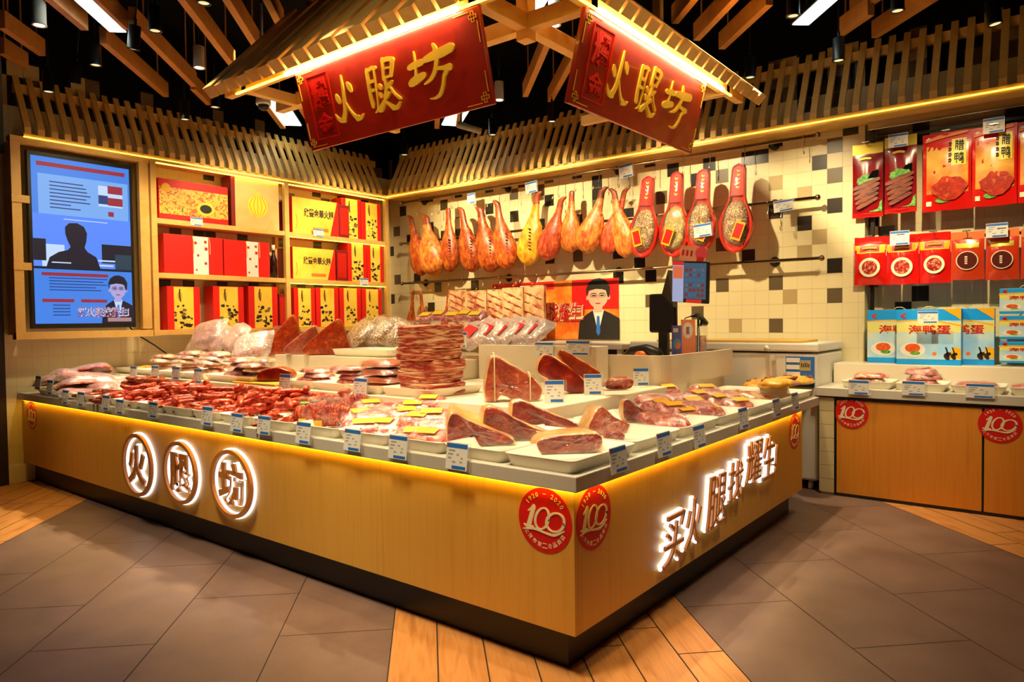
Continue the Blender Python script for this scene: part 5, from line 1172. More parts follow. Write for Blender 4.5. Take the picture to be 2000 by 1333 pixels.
# banner with the portrait
def portrait(mb, mx, w, h, m):
    """a suited man, head and shoulders, flat print; origin at the bottom middle; m = (suit, skin, hair, shirt, tie)"""
    pr = lambda pts, a, b, k: mb.prism([(x*w, y*h) for x, y in pts], a, b, k, mx)
    pr([(-.5, 0), (.5, 0), (.5, .34), (.30, .42), (.14, .47), (-.14, .47), (-.30, .40), (-.46, .30)], .001, .002, m[0])
    pr([(-.13, .48), (.0, .10), (.14, .48)], .002, .003, m[3]); pr([(-.03, .38), (.03, .38), (.05, .12), (.0, .06), (-.05, .12)], .003, .004, m[4])
    pr([(-.10, .44), (.10, .44), (.11, .58), (-.11, .58)], .003, .004, m[1])
    pr([(.24*math.cos(a), .70+.19*math.sin(a)*(1.0 if math.sin(a) < 0 else .9)) for a in [2*PI*k/28 for k in range(28)]], .004, .005, m[1])
    pr([(-.27, .66), (-.25, .80), (-.17, .80), (-.05, .82), (.1, .81), (.19, .79), (.235, .68), (.27, .68), (.29, .84), (.2, .95), (.05, .99), (-.1, .98), (-.23, .92), (-.29, .82)], .005, .006, m[2])
    for s in (-1, 1):
        pr([(s*.10+.055*math.cos(a), .71+.012*math.sin(a)) for a in [2*PI*k/12 for k in range(12)]], .005, .0056, m[2])
        pr([(s*.10+.07*math.cos(a), .745+.008*math.sin(a)) for a in [2*PI*k/12 for k in range(12)]], .005, .0056, m[2])
        for k in range(12):
            a0, a1 = 2*PI*k/12, 2*PI*(k+1)/12
            pr([(s*.105+.085*q*math.cos(z), .712+.036*q*math.sin(z)) for z, q in ((a0, 1), (a1, 1), (a1, .86), (a0, .86))], .0056, .0064, m[2])
        pr([(s*.26+.03*math.cos(a), .68+.04*math.sin(a)) for a in [2*PI*k/12 for k in range(12)]], .003, .0042, m[1])
    pr([(.07*math.cos(a), .585+.010*math.sin(a)) for a in [2*PI*k/12 for k in range(12)]], .005, .0056, m[5] if len(m) > 5 else m[4])
    pr([(-.02, .72), (.02, .72), (.035, .645), (-.035, .645)], .005, .0053, m[6] if len(m) > 6 else m[1])
xx = XW-.012; A, B = bp(962, 556, 'x', xx), bp(1208, 548, 'x', xx); bot = bp(1208, 664, 'x', xx); W = A.y-B.y; H = A.z-bot.z
t = thing('wall_banner', 'orange and red banner with suited man on the back wall below the rails', 'banner', T(xx, (A.y+B.y)/2, bot.z) @ FX)
mb = MB(); mb.box((-W/2, 0, -.008), (W/2, H, 0), 0); mb.box((-W/2, H*.86, 0), (W*.02, H*1.0, .001), 1); mb.box((W*.16, H*.5, 0), (W/2, H, .0008), 1)
mb.build('sheet', [noisy('orange_food_print', [(.3, C(250, 170, 60)), (.5, C(236, 116, 30)), (.7, C(214, 84, 20))], (5, 5, 5), 4, .4), M['redbox']], t)
mb = MB(); portrait(mb, T(W*.355, 0, .001), W*.30, H*1.02, (0, 1, 0, 2, 3, 4, 5)); mb.build('portrait', [M['ink'], M['skin'], M['paper'], M['blue'], M['redink'], mat('printed_nose', C(220, 158, 130), .5)], t)
mb = MB(); text(mb, '腿找耀生!', W*.37, H*.33, 0, T(W*.07, H*.46, .008), .06, .1); text(mb, '腿找耀生!', W*.37, H*.33, 1, T(W*.07, H*.46, .0105), .01, .1); mb.build('lettering', [M['stickwhite'], M['redink']], t)

# ------------------------------------------------------------------ gift shelves and screen on the left wall
YS = 6.05
def sx(px, py): return bp(px, py, 'y', YS).x
def sz(px, py): return bp(px, py, 'y', YS).z
XP = [sx(302, 480), sx(561, 480), sx(756, 480)]
ZR = {0: [sz(307, 424), sz(307, 532)], 1: [sz(570, 455), sz(569, 545)]}
ZL = (ZR[0][0]+ZR[1][0])/2, (ZR[0][1]+ZR[1][1])/2
ZB3 = sz(600, 640); ZTOP = 3.20
t = thing('gift_shelf', 'pine wall shelving of two bays with three rows of gift boxes', 'shelf', T(XP[0], YS, ZB3))
inv = t.matrix_world.inverted()
def shelf_box(a, b, nm, bev=.003):
    mb = MB(); mb.box(a, b, 0, inv); return mb.build(nm, [M['pine']], t, bevel=bev)
for x in XP:
    shelf_box((x-.03, YS-.012, ZB3-.06), (x+.03, YS+.045, ZTOP), 'post'); shelf_box((x-.025, YW-.06, ZB3-.06), (x+.025, YW-.003, ZTOP), 'post')
for z in (ZB3, ZL[1], ZL[0]):
    shelf_box((XP[0]+.03, YS, z-.055), (XP[2]-.03, YW-.003, z-.0), 'shelf_board')
shelf_box((XP[0]-.03, YS-.005, ZTOP), (XP[2]+.03, YS+.05, ZTOP+.03), 'top_rail')
mb = MB(); mb.box((XP[0]+.04, YS+.0, ZTOP-.012), (XP[2]-.04, YS+.012, ZTOP-.002), 0, inv)
for z in (ZL[0], ZL[1]): mb.box((XP[1]+.04, YS+.01, z-.063), (XP[2]-.04, YS+.018, z-.056), 0, inv)
mb.build('led_strip', [M['strip']], t)
LEV = {0: ZL[0], 1: ZL[1], 2: ZB3}
def gift(name, label, x0, x1, ytop, row, build, dep=.20, front=.03, group='gift boxes on the shelves'):
    """a box standing on a shelf row; x0, x1 and ytop as seen in the photograph"""
    y = YS+front; a, b = bp(x0, (ytop+500)/2, 'y', y).x, bp(x1, (ytop+500)/2, 'y', y).x; z = bp((x0+x1)/2, ytop, 'y', y).z
    a = max(a, XP[0]+.035 if a < XP[1]-.1 else XP[1]+.035); b = min(b, XP[2]-.035)
    t = thing(name, label, 'gift box', T((a+b)/2, y, LEV[row]), group); build(t, b-a, z-LEV[row], dep); return t
def bx_body(t, w, h, d, m): 
    mb = MB(); mb.box((-w/2, 0, 0), (w/2, d, h)); return mb.build('carton', [m], t, bevel=.003)
def bx_floral(t, w, h, d):
    bx_body(t, w, h, d, M['redbox']); o = MB(); o.box((-w*.30, -.002, .004), (w*.30, .0005, h-.004)); p = o.build('front_print', [M['goldprint']], t)
    mb = MB(); r = random.Random(int(w*9999))
    for k in range(26):
        x, z = r.uniform(-.27, .27)*w, h*(.06+.5*r.random()**1.3); s = r.uniform(.014, .03)
        mb.prism([(x+s*q*math.cos(a), z+s*q*.8*math.sin(a)) for a, q in [(2*PI*j/7, r.uniform(.5, 1.2)) for j in range(7)]], .002, .0024+.0001*k, r.choice((0, 0, 1, 2)), FY)
    mb.prism([(-.12*w+.06*w*math.cos(a), .78*h+.11*h*math.sin(a)) for a in [2*PI*j/14 for j in range(14)]], .002, .0026, 3, FY); ribbon(mb, [(-.12*w, .93*h), (-.13*w, .80*h), (-.10*w, .66*h)], .014, 0, FY, .0026, .003)
    mb.build('flower_print', [M['ink'], mat('olive_print', C(120, 100, 40), .5), mat('bright_gold_print', C(250, 226, 110), .5), mat('bronze_print', C(190, 140, 50), .5)], p)
def bx_name(t, w, h, d):
    bx_body(t, w, h, d, M['redbox']); mb = MB(); mb.prism([(-w/2+.004, .004), (w*.30, .004), (w*.46, h-.004), (-w/2+.004, h-.004)], .0, .002, 0, FY); p = mb.build('front_print', [M['goldprint']], t)
    mb = MB(); text(mb, '欣豐金華火腿', w*.64, h*.24, 0, FY @ T(.06*w, h*.60, .002), .03, depth=.0015); mb.box((-.08*w, -.003, .1*h), (.26*w, -.002, .2*h), 1); ribbon(mb, [(-.42*w, .5*h), (-.40*w, .3*h), (-.43*w, .12*h)], .012, 2, FY, .002, .003)
    mb.build('lettering', [M['ink'], M['orange'], mat('ochre_print', C(200, 150, 60), .5)], p)
def bx_scene(t, w, h, d):
    bx_body(t, w, h, d, M['redbox']); mb = MB(); mb.box((-w/2+.005, -.002, h*.14), (w/2-.005, .0005, h*.80)); p = mb.build('front_print', [M['tapestry']], t)
    mb = MB(); mb.disc(h*.17, .002, .003, 0, FY @ T(.16*w, h*.36, 0), 24, h*.24); mb.disc(h*.11, .003, .004, 1, FY @ T(.16*w, h*.36, 0), 24, h*.16); mb.build('medallion', [M['gold'], M['ink']], p); mb = MB(); mb.disc(h*.11, .002, .003, 0, FY @ T(-.40*w, h*.78, 0), 24); mb.build('seal_mark', [M['yellowlabel']], p)
def bx_pink(t, w, h, d):
    mb = MB(); mb.prism([(-w/2, 0), (w/2, 0), (w/2, h*.95), (w*.42, h), (-w*.42, h), (-w/2, h*.98)], 0, -d, 0, FY); mb.build('carton', [M['darkred']], t)
    mb = MB(); mb.box((-w*.42, -.003, .002), (w/2-.002, .0, h-.01)); p = mb.build('front_print', [M['pinkgold']], t)
    mb = MB(); c = FY @ T(.04*w, h*.45, 0)
    mb.disc(h*.22, .003, .0045, 0, c, 28, w*.21)
    for k in range(-2, 3): ribbon(mb, [(k*.06*w*.6, -.2*h), (k*.085*w, 0), (k*.06*w*.6, .2*h)], .006, 1, c, .0045, .006)
    ribbon(mb, [(-.06*w, .3*h), (0, .25*h), (.06*w, .3*h)], .012, 0, c, .003, .005); mb.build('gourd_emblem', [M['gold'], M['orange']], p)
def bx_bag(t, w, h, d, side=True):
    mb = MB(); mb.prism([(-w/2, 0), (w/2, 0), (w/2, h), (-w/2, h)], 0, -d, 0, FY); mb.build('bag', [M['redbox']], t, bevel=.003)
    mb = MB(); mb.box((-w*.02, -.003, .003), (w*.24, .0, h-.004), 0)
    for x, y_, s in ((.02, .82, .03), (.19, .86, .03), (.20, .68, .035), (.06, .5, .025), (.19, .3, .03), (.03, .12, .02)): mb.box((x*w-s/2, -.0036, y_*h-s/2), (x*w+s/2, -.003, y_*h+s/2), 1)
    mb.build('paper_band', [M['paper'], M['redink']], t)
    mb = MB()
    for s in (-.03, .25): ribbon(mb, [(s*w, h*.98), (s*w+.012, h*.78), (s*w+.01, h*.55)], .008, 0, FY, .003, .008)
    mb.build('cord_handle', [M['pinkgold']], t)
def bx_red(t, w, h, d): bx_body(t, w, h, d, M['darkred']); mb = MB(); mb.box((-w*.4, -.002, h*.1), (w*.4, 0, h*.9)); mb.build('front_print', [M['red']], t)
def bottle(t, w, h, d):
    mb = MB(); mb.lathe([(.001, 0), (w*.45, 0), (w*.45, h*.55), (w*.18, h*.72), (w*.18, h*.86), (.001, h*.86)], 16, 0, T(0, .08, 0)); mb.build('glass_body', [mat('dark_bottle', C(40, 16, 12), .2)], t)
    mb = MB(); mb.lathe([(w*.21, h*.84), (w*.21, h), (.001, h)], 14, 0, T(0, .08, 0)); mb.build('cap', [M['paper']], t)
gift('scene_gift_box', 'wide red gift box with festive scene print on the top left shelf', 311, 446, 357, 0, bx_scene, group=None)
gift('pink_gift_carrier', 'pink and gold carrier with gold gourd emblem on the top left shelf', 452, 545, 349, 0, bx_pink, group=None)
gift('dark_red_box', 'narrow dark red box at the right end of the top left shelf', 548, 557, 392, 0, bx_red, group=None)
gift('gold_ham_box', 'gold ham gift box with black characters on the top right shelf', 571, 662, 390, 0, bx_name)
gift('dark_red_box', 'dark red box standing right of the upper gold ham box', 663, 682, 401, 0, bx_red, group=None)
gift('flower_gift_box', 'flower-printed gift box, the taller one on the top right shelf', 668, 706, 389, 0, bx_floral, front=.06)
gift('flower_gift_box', 'flower-printed gift box at the right end of the top right shelf', 707, 744, 397, 0, bx_floral)
gift('red_gift_bag', 'red gift bag with white paper band, left of two on the middle shelf', 320, 435, 461, 1, bx_bag)
gift('red_gift_bag', 'red gift bag with white paper band, right of two on the middle shelf', 437, 526, 471, 1, bx_bag)
gift('spirit_bottle', 'dark bottle with white cap beside the red gift bags', 534, 548, 478, 1, bottle, group=None)
gift('dark_red_box', 'narrow dark red box at the right end of the middle left shelf', 551, 559, 484, 1, bx_red, group=None)
gift('gold_ham_box', 'gold ham gift box with black characters on the middle right shelf', 571, 655, 485, 1, bx_name)
gift('dark_red_box', 'dark red box standing right of the lower gold ham box', 657, 678, 489, 1, bx_red, group=None)
gift('flower_gift_box', 'flower-printed gift box, left of two on the middle right shelf', 679, 716, 476, 1, bx_floral)
gift('flower_gift_box', 'flower-printed gift box, right of two on the middle right shelf', 717, 748, 480, 1, bx_floral)
for i, (a, b, y) in enumerate(((325, 389, 560), (415, 475, 560), (484, 541, 560))): gift('flower_gift_box', '%s flower-printed gift box on the bottom left shelf' % ('leftmost', 'middle', 'rightmost')[i], a, b, y, 2, bx_floral)
gift('dark_red_box', 'dark red box at the right end of the bottom left shelf', 544, 558, 574, 2, bx_red, group=None)
for i, (a, b, y) in enumerate(((573, 614, 563), (616, 660, 563), (662, 704, 563), (706, 745, 565))): gift('flower_gift_box', '%s of four flower-printed gift boxes on the bottom right shelf' % nth(i, 4), a, b, y, 2, bx_floral)
for x, y, a, b, lab in ((384, 433, 24, 16, 'price card on the upper shelf edge below the scene gift box'), (622, 455, 20, 15, 'price card on the upper shelf edge below the gold ham box'), (711, 551, 17, 14, 'price card on the lower shelf edge below the flower boxes')):
    P, w_, h_ = lwh(x, y, a, b, 'y', YS-.008); card(lab, T(P) @ FY, w_, h_, 'price cards on the shelves', False)
# screen
XT0, XT1 = sx(61, 460), sx(266, 480); ZT0, ZT1 = sz(160, 641), sz(160, 306)
t = thing('screen_frame', 'pine frame around the tall wall screen', 'frame', T(0, YS, 1.4)); inv = t.matrix_world.inverted()
for a, b, nm in (((-.08, YS, 1.36), (.0, YS+.06, 3.2), 'post'), ((XP[0]-.14, YS, 1.44), (XP[0]-.045, YS+.06, 3.2), 'post'), ((-.08, YS-.002, ZT0-.10), (XP[0]-.035, YS+.1, ZT0-.03), 'rail'), ((-.08, YS-.002, ZT1+.04), (XP[0]-.035, YS+.1, ZT1+.1), 'rail'),
                 ((-.06, YS+.1, 1.4), (.02, YW-.003, 3.2), 'post'), ((XP[0]-.12, YS+.1, 1.4), (XP[0]-.05, YW-.003, 3.2), 'post')):
    mb = MB(); mb.box(a, b, 0, inv); mb.build(nm, [M['pine']], t, bevel=.003)
for z in (2.0, 2.62):
    mb = MB(); mb.box((-.085, YS-.012, z), (.06, YS, z+.07), 0, inv); mb.build('clip', [M['pine']], t, bevel=.003)
W, H = XT1-XT0, ZT1-ZT0
t = thing('wall_screen', 'tall blue-lit portrait screen on the left wall', 'screen', T((XT0+XT1)/2, YS+.055, (ZT0+ZT1)/2) @ FY)
mb = MB(); mb.box((-W/2, -H/2, -.06), (W/2, H/2, 0)); mb.build('bezel', [M['black']], t, bevel=.004)
def scr(name, r, g, b, s=.85): return glow('screen_'+name, C(r, g, b), s)
SCM = [scr('blue', 62, 128, 226), scr('paleblue', 116, 168, 236), scr('navy', 12, 18, 40), scr('red', 150, 40, 60), scr('text', 30, 60, 120), scr('white', 190, 214, 250), scr('face', 170, 160, 214), scr('brightblue', 84, 136, 250), scr('green', 30, 60, 80), scr('orange', 170, 130, 130)]
mb = MB(); w2, h2 = W/2-.03, H/2-.045
def R(x0, x1, y0, y1, m, d=.001): mb.box((-w2+x0*2*w2, h2-y1*2*h2, d), (-w2+x1*2*w2, h2-y0*2*h2, d+.0006), m)
R(0, 1, 0, 1, 0, .0002); R(.06, .98, .1, .34, 1); R(.05, .95, .03, .055, 3, .002); R(0, 1, .34, .66, 7, .0008); R(0, .12, .49, .62, 2, .0015); R(.68, 1, .5, .62, 2, .0012); R(.08, .3, .52, .66, 5, .001)
R(.82, 1, .56, .66, 8, .002); R(.64, .82, .60, .61, 5, .002); R(.64, .80, .63, .64, 5, .002); R(0, 1, .655, .67, 2, .002)
R(.66, .92, .13, .26, 5, .002); R(.76, .92, .125, .175, 3, .003); R(.76, .92, .20, .25, 3, .003); R(.66, .76, .19, .245, 4, .003); R(.76, .82, .29, .32, 3, .003)
r = random.Random(5)
for k in range(8):
    R(.17, .17+r.uniform(.2, .42), .14+.022*k, .147+.022*k, 4, .002)
for k in range(5): R(.14, .14+r.uniform(.45, .6), .72+.018*k, .726+.018*k, 4, .002)
R(.07, .74, .69, .71, 3, .002); R(.07, .38, .85, .87, 3, .002); R(.45, .72, .85, .87, 3, .002); R(.45, .66, .885, .98, 0, .0018)
for k in range(4): R(.17, .34, .885+.02*k, .891+.02*k, 4, .002)
R(.3, .75, .36, .365, 5, .002)
# the dark head and shoulders shown on the screen
pr = lambda pts, d, m: mb.prism([(-w2+x*2*w2, h2-y*2*h2) for x, y in pts], d, d+.0006, m)
pr([(.12, .655), (.15, .60), (.24, .565), (.33, .55), (.36, .53), (.33, .49), (.31, .45), (.31, .41), (.35, .385), (.43, .38), (.50, .40), (.53, .44), (.52, .49), (.50, .53), (.53, .555), (.62, .585), (.66, .655)], .003, 2)
R(.17, .36, .625, .632, 5, .004)
portrait(mb, T(w2*.68, -h2, .003), w2*.72, h2*.62, (2, 6, 2, 5, 0, 3, 6)); R(.72, .98, .965, .99, 9, .0095)
text(mb, '买火腿找耀生!', w2*1.12, h2*.13, 5, T(w2*.36, -h2*.86, .0086), .05, .1); text(mb, '买火腿找耀生!', w2*1.12, h2*.13, 3, T(w2*.36, -h2*.86, .0104), .0, .1)
mb.build('picture', SCM, t)
mb = MB(); mb.tube([(W/2-.05, -H/2, -.03), (W/2+.05, -H/2-.1, -.02), (W/2+.2, -H/2-.2, -.02), (W/2+.32, -H/2-.30, 0)], .008, 6); mb.build('cable', [M['black']], t)
# ------------------------------------------------------------------ right-hand side: cabinets, niche, bags, boxes
XC = 3.855
t = thing('side_cabinet', 'wood-doored cabinet with pale top along the back wall at right', 'cabinet', T(XC, -.03, 0)); inv = t.matrix_world.inverted()
def cb(a, b, nm, m, bev=.003, par=None):
    mb = MB(); mb.box(a, b, 0, inv); return mb.build(nm, [m], par or t, bevel=bev)
mb = MB(); mb.box((XC+.02, -3.0, 0), (XW-.003, .09, .80), 0, inv); mb.build('carcass', [M['white']], t)
mb = MB()
for k in range(7):
    z0 = .02+k*.113; mb.box((XC-.0, -.018, z0), (XC+.02, .10, z0+.110), 0, inv); mb.box((XC+.02, .09, z0), (XW-.003, .10, z0+.110), 0, inv)
mb.build('tile_cladding', [WT[0]], t)
cb((XC-.005, -.028, .0), (XC+.02, -.018, .82), 'frame', M['black'], 0); cb((XC-.003, -3.0, .795), (XC+.018, -.028, .82), 'frame', M['black'], 0); cb((XC-.003, -3.0, .0), (XC+.018, -.028, .022), 'frame', M['black'], 0)
ds = []
for k, (y0, y1) in enumerate(((-1.037, -.036), (-2.05, -1.052))): ds.append(cb((XC, y0, .024), (XC+.018, y1, .79), 'door', M['doorwood'], .002))
cb((XC+.004, -1.05, .024), (XC+.018, -1.039, .79), 'frame', M['black'], 0)
cb((XC-.02, -3.0, .82), (XW-.003, .125, .89), 'countertop', M['slab'], .004)
for k, (x, y, r) in enumerate(((1663, 807, .128), (1953, 830, .135))):
    P = bp(x, y, 'x', XC-.001); sticker(ds[k], T(inv @ P) @ FX, r)
solid('display_ledge', 'white raised ledge at the back of the side cabinet under the egg boxes', 'ledge', [(4.35, -3.0), (XW-.004, -3.0), (XW-.004, .11), (4.35, .11)], .89, 1.065, M['white'], .004)
# niche header and pegboard rails
t = thing('peg_rack', 'steel header rail with pegs for the hanging bags in the tiled niche', 'peg rack', T(XW, -.1, 3.1))
mb = MB(); mb.box((-.10, -2.9, .04), (.12, .0, .14)); mb.build('header', [M['steel']], t, bevel=.004)
for y in (-.02, -2.8):
    mb = MB(); mb.box((.0, y-.015, -2.0), (.03, y+.015, .04)); mb.build('upright', [M['blackmetal']], t)
for z in (-.03, -.96):
    mb = MB(); mb.box((-.03, -2.8, z-.012), (.0, -.02, z+.012)); mb.build('cross_bar', [M['blackmetal']], t)
def peg(par, x, y, z):
    mb = MB(); mb.tube([(x+.12, y, z), (x-.08, y, z), (x-.095, y, z+.012)], .004, 6); mb.box((x-.10, y-.03, z+.012), (x-.096, y+.03, z+.02)); return mb.build('peg', [M['steel']], par)
def bag(label, x0, x1, y0, y1, art, xx, name='snack_bag', group=None, th=.06):
    A, B = bp(x0, (y0+y1)/2, 'x', xx), bp(x1, (y0+y1)/2, 'x', xx); a, b = bp((x0+x1)/2, y0, 'x', xx), bp((x0+x1)/2, y1, 'x', xx)
    W, H = A.y-B.y, a.z-b.z; sd = x0*.013
    t = thing(name, label, 'food bag', T(xx, (A.y+B.y)/2, b.z) @ FX, group)
    def fr(u, v, s=1): 
        e = (max(0, math.sin(PI*min(max((u-.03)/.94, 0), 1)))**.6)*(max(0, math.sin(PI*min(max((v-.04)/.80, 0), 1)))**.6)
        return ((u-.5)*W*(1-.02*math.sin(PI*v)), v*H+.006*nz(u*4, sd, 0), s*(th/2*e+.0015)+.006*nz(u*5+sd, v*5, s, 1.2)*e)
    t['_'] = 0; del t['_']
    art(t, W, H, fr)
    mb = MB(); mb.grid(lambda u, v: fr(1-u, v, -1), 12, 14); mb.build('back', [M['red']], t)
    peg(t, 0, 0, 0).matrix_local = T(0, H-.015, -.02) @ RX(0) @ Matrix(((0, -1, 0, 0), (0, 0, 1, 0), (-1, 0, 0, 0), (0, 0, 0, 1))); return t
def patch(fr, u0, u1, v0, v1, off=.0015, nu=8, nv=8):
    mb = MB(); mb.grid(lambda u, v: Vector(fr(u0+(u1-u0)*u, v0+(v1-v0)*v))+Vector((0, 0, off)), nu, nv); return mb
def sheet(t, fr, m, nm='pouch'):
    mb = MB(); mb.grid(lambda u, v: fr(u, v), 16, 18); return mb.build(nm, [m], t)
def blob(fr, u, v, rx, ry, wob, seed, off=.003):
    mb = MB(); mb.prism([(rx*q*math.cos(a), ry*q*math.sin(a)) for a, q in [(2*PI*j/26, 1+wob*nz(math.cos(2*PI*j/26)*2+seed, math.sin(2*PI*j/26)*2, seed)) for j in range(26)]], 0, .001, 0, on(fr, u, v, off)); return mb
def on(fr, u, v, off=.003): return T(Vector(fr(u, v))+Vector((0, 0, off)))
SHINE = dict(rough=.18, coat=.6)
M['bagmaroon'] = mat('maroon_foil', C(140, 14, 24), .22, coat=.5); M['bagred'] = mat('red_foil', C(214, 22, 14), .22, coat=.5); M['bagorange'] = mat('orange_red_foil', C(206, 60, 24), .22, coat=.5); M['goldfoil'] = mat('gold_foil', C(222, 196, 70), .28, .4)
M['beef'] = noisy('dried_meat_print', [(.35, C(70, 30, 22)), (.5, C(140, 70, 46)), (.62, C(96, 40, 28)), (.75, C(186, 110, 70))], (6, 26, 9), 3, .3, rot=(0, 0, .6)); M['greens'] = noisy('green_leaf_print', [(.4, C(40, 120, 40)), (.6, C(120, 190, 70))], (40, 40, 40), 3, .35)
M['duckprint'] = noisy('duck_photo_print', [(.3, C(244, 196, 90)), (.5, C(232, 150, 60)), (.7, C(204, 84, 34))], (4, 4, 3), 3, .25); M['roast'] = noisy('roast_red_print', [(.35, C(210, 60, 24)), (.55, C(160, 34, 16)), (.75, C(226, 110, 50))], (14, 14, 14), 3, .25)
M['salami'] = noisy('sausage_slice_print', [(.35, C(230, 170, 130)), (.48, C(180, 50, 40)), (.7, C(120, 20, 20))], (50, 50, 50), 3, .3)
def art_jerky(t, W, H, fr):
    p = sheet(t, fr, M['bagmaroon']); patch(fr, .0, 1, .86, 1.0, .002, 12, 3).build('header_strip', [M['goldfoil']], t)
    blob(fr, .50, .49, W*.33, H*.085, .3, 3).build('leaf_picture', [M['greens']], p)
    mb = MB(); mb.prism([(-.1*W, 0), (.26*W, 0), (.26*W, .11*H), (.05*W, .09*H)], 0, .001, 0, on(fr, .62, .52, .0035)); mb.build('window_print', [M['dark']], p)
    for k in range(5):
        mb = MB(); ribbon(mb, [(-.40*W+.03*W*k, -.05*H), (-.05*W, .0), (.38*W-.02*W*k, .06*H)], [.03, .045, .03], 0, on(fr, .5, .44-.065*k, .004+.0006*k)); mb.build('meat_strip_picture', [M['beef']], p)
    mb = MB(); mb.prism([(-.42*W, 0), (0, 0), (0, .15*H)], 0, .001, 0, on(fr, .97, .07, .008)); mb.build('corner_patch', [M['greens']], p)
    mb = MB(); text(mb, '风味', W*.3, None, 0, on(fr, .5, .78), .02); mb.build('lettering', [M['goldfoil']], p) if False else None
    mb = MB(); ribbon(mb, [(-.16*W, 0), (0, .006), (.16*W, 0)], .018, 0, on(fr, .45, .79)); mb.build('gold_mark', [M['goldfoil']], p)
    patch(fr, .0, 1, 0, .06, .002, 10, 2).build('bottom_seal', [M['bagred']], p)
def art_duck(t, W, H, fr):
    p = sheet(t, fr, M['bagred']); patch(fr, .08, .94, .22, .84).build('food_picture', [M['duckprint']], p); blob(fr, .56, .27, W*.36, H*.15, .25, 5).build('roast_picture', [M['roast']], p); blob(fr, .42, .13, W*.15, H*.035, .2, 7, .0055).build('leaf_picture', [M['greens']], p)
    mb = MB(); ribbon(mb, [(-.42*W, -.012), (-.1*W, .02), (.40*W, .035)], [.016, .034, .02], 0, on(fr, .5, .915, .003)); mb.build('swoosh', [M['orange']], p)
    patch(fr, .60, .90, .56, .90, .0045).build('name_panel', [mat('bright_yellow_panel', C(250, 226, 60), .4)], p)
    mb = MB(); text(mb, '腊', W*.19, H*.14, 0, on(fr, .76, .81, .010), .008); text(mb, '鸭', W*.19, H*.14, 0, on(fr, .76, .65, .010), .008)
    for k in range(4): ribbon(mb, [(-.02*W, .006), (.02*W, .01), (.02*W, -.008), (-.02*W, -.01)], .006, 0, on(fr, .57, .84-.07*k, .006))
    mb.build('lettering', [M['ink']], p)
    mb = MB(); mb.prism([(0, .05*W), (-.07*W, 0), (0, -.05*W), (.07*W, 0)], 0, .001, 0, on(fr, .13, .93)); mb.build('diamond_mark', [M['paper']], p)
    mb = MB(); mb.box((-.05*W, -.03*H, 0), (.06*W, .03*H, .001), 0, on(fr, .13, .10, .004)); mb.build('small_panel', [M['stickwhite']], p)
def art_sausage(t, W, H, fr):
    p = sheet(t, fr, M['bagred']); patch(fr, .02, .98, .66, .83).build('gold_band', [M['yellowlabel']], p); patch(fr, .18, .80, .69, .82, .003).build('name_panel', [M['red']], p)
    mb = MB(); mb.disc(W*.33, 0, .001, 0, on(fr, .5, .36, .004), 30); mb.disc(W*.24, .001, .002, 1, on(fr, .5, .36, .004), 30); mb.build('window_print', [M['stickwhite'], M['salami']], p)
    mb = MB(); ribbon(mb, [(-.2*W, 0), (0, .004), (.2*W, 0)], .016, 0, on(fr, .5, .755, .005)); mb.build('gold_mark', [M['goldfoil']], p)
def art_brown(t, W, H, fr):
    p = sheet(t, fr, M['bagorange']); patch(fr, 0, 1, .84, 1.0, .002, 10, 3).build('gold_band', [M['orange']], p)
    mb = MB(); mb.disc(W*.33, 0, .001, 1, on(fr, .5, .40, .004), 30); mb.disc(W*.30, .001, .002, 0, on(fr, .5, .40, .004), 30)
    for k in range(4): mb.box((-.04*W, .10*W-.075*W*k, .002), (.04*W, .145*W-.075*W*k, .003), 2, on(fr, .47, .40, .004))
    mb.build('window_print', [mat('dark_meat_window', C(90, 26, 18), .3), M['stickwhite'], M['stickwhite']], p)
    patch(fr, .15, .85, .66, .76, .003).build('name_panel', [M['goldfoil']], p)
XG = XW-.06
bag('maroon jerky bag with gold top, left of two on the top row', 1665, 1725, 281, 425, art_jerky, XG, group='bags on the top row')
bag('maroon jerky bag with gold top, behind a price card on the top row', 1728, 1791, 266, 416, art_jerky, XG-.01, group='bags on the top row')
bag('red duck bag, leftmost in the top row', 1802, 1898, 258, 411, art_duck, XG, group='bags on the top row')
bag('red duck bag in the top row, second from the left, below a price card', 1898, 1987, 246, 402, art_duck, XG-.03, group='bags on the top row')
bag('red duck bag cut off by the right edge of the picture', 1985, 2078, 234, 394, art_duck, XG, group='bags on the top row')
for i, (a, b, c, d) in enumerate(((1669, 1731, 463, 557), (1731, 1795, 460, 556), (1795, 1857, 454, 553))):
    bag('red sausage bag with round window, %s of three in the lower row' % nth(i, 3), a, b, c, d, art_sausage, XG-.012*(i % 2), group='bags on the lower row')
for i, (a, b, c, d) in enumerate(((1857, 1923, 453, 547), (1925, 1991, 448, 547), (1994, 2060, 446, 545))):
    bag('orange-brown bag with dark round window, %s in the lower row' % nth(i, 3), a, b, c, d, art_brown, XG-.012*(i % 2), group='bags on the lower row')
for x, y, a, b, lab in ((1754, 274, 38, 26, 'price card in front of the right maroon jerky bag'), (1941, 245, 42, 30, 'price card above the second duck bag'), (1757, 465, 38, 28, 'price card above the middle red sausage bag'), (1947, 450, 43, 28, 'price card above the middle orange-brown bag')):
    P, w_, h_ = lwh(x, y, a, b, 'x', XG-.09); card(lab, T(P) @ FX, w_, h_, 'price cards on the bag pegs', False)
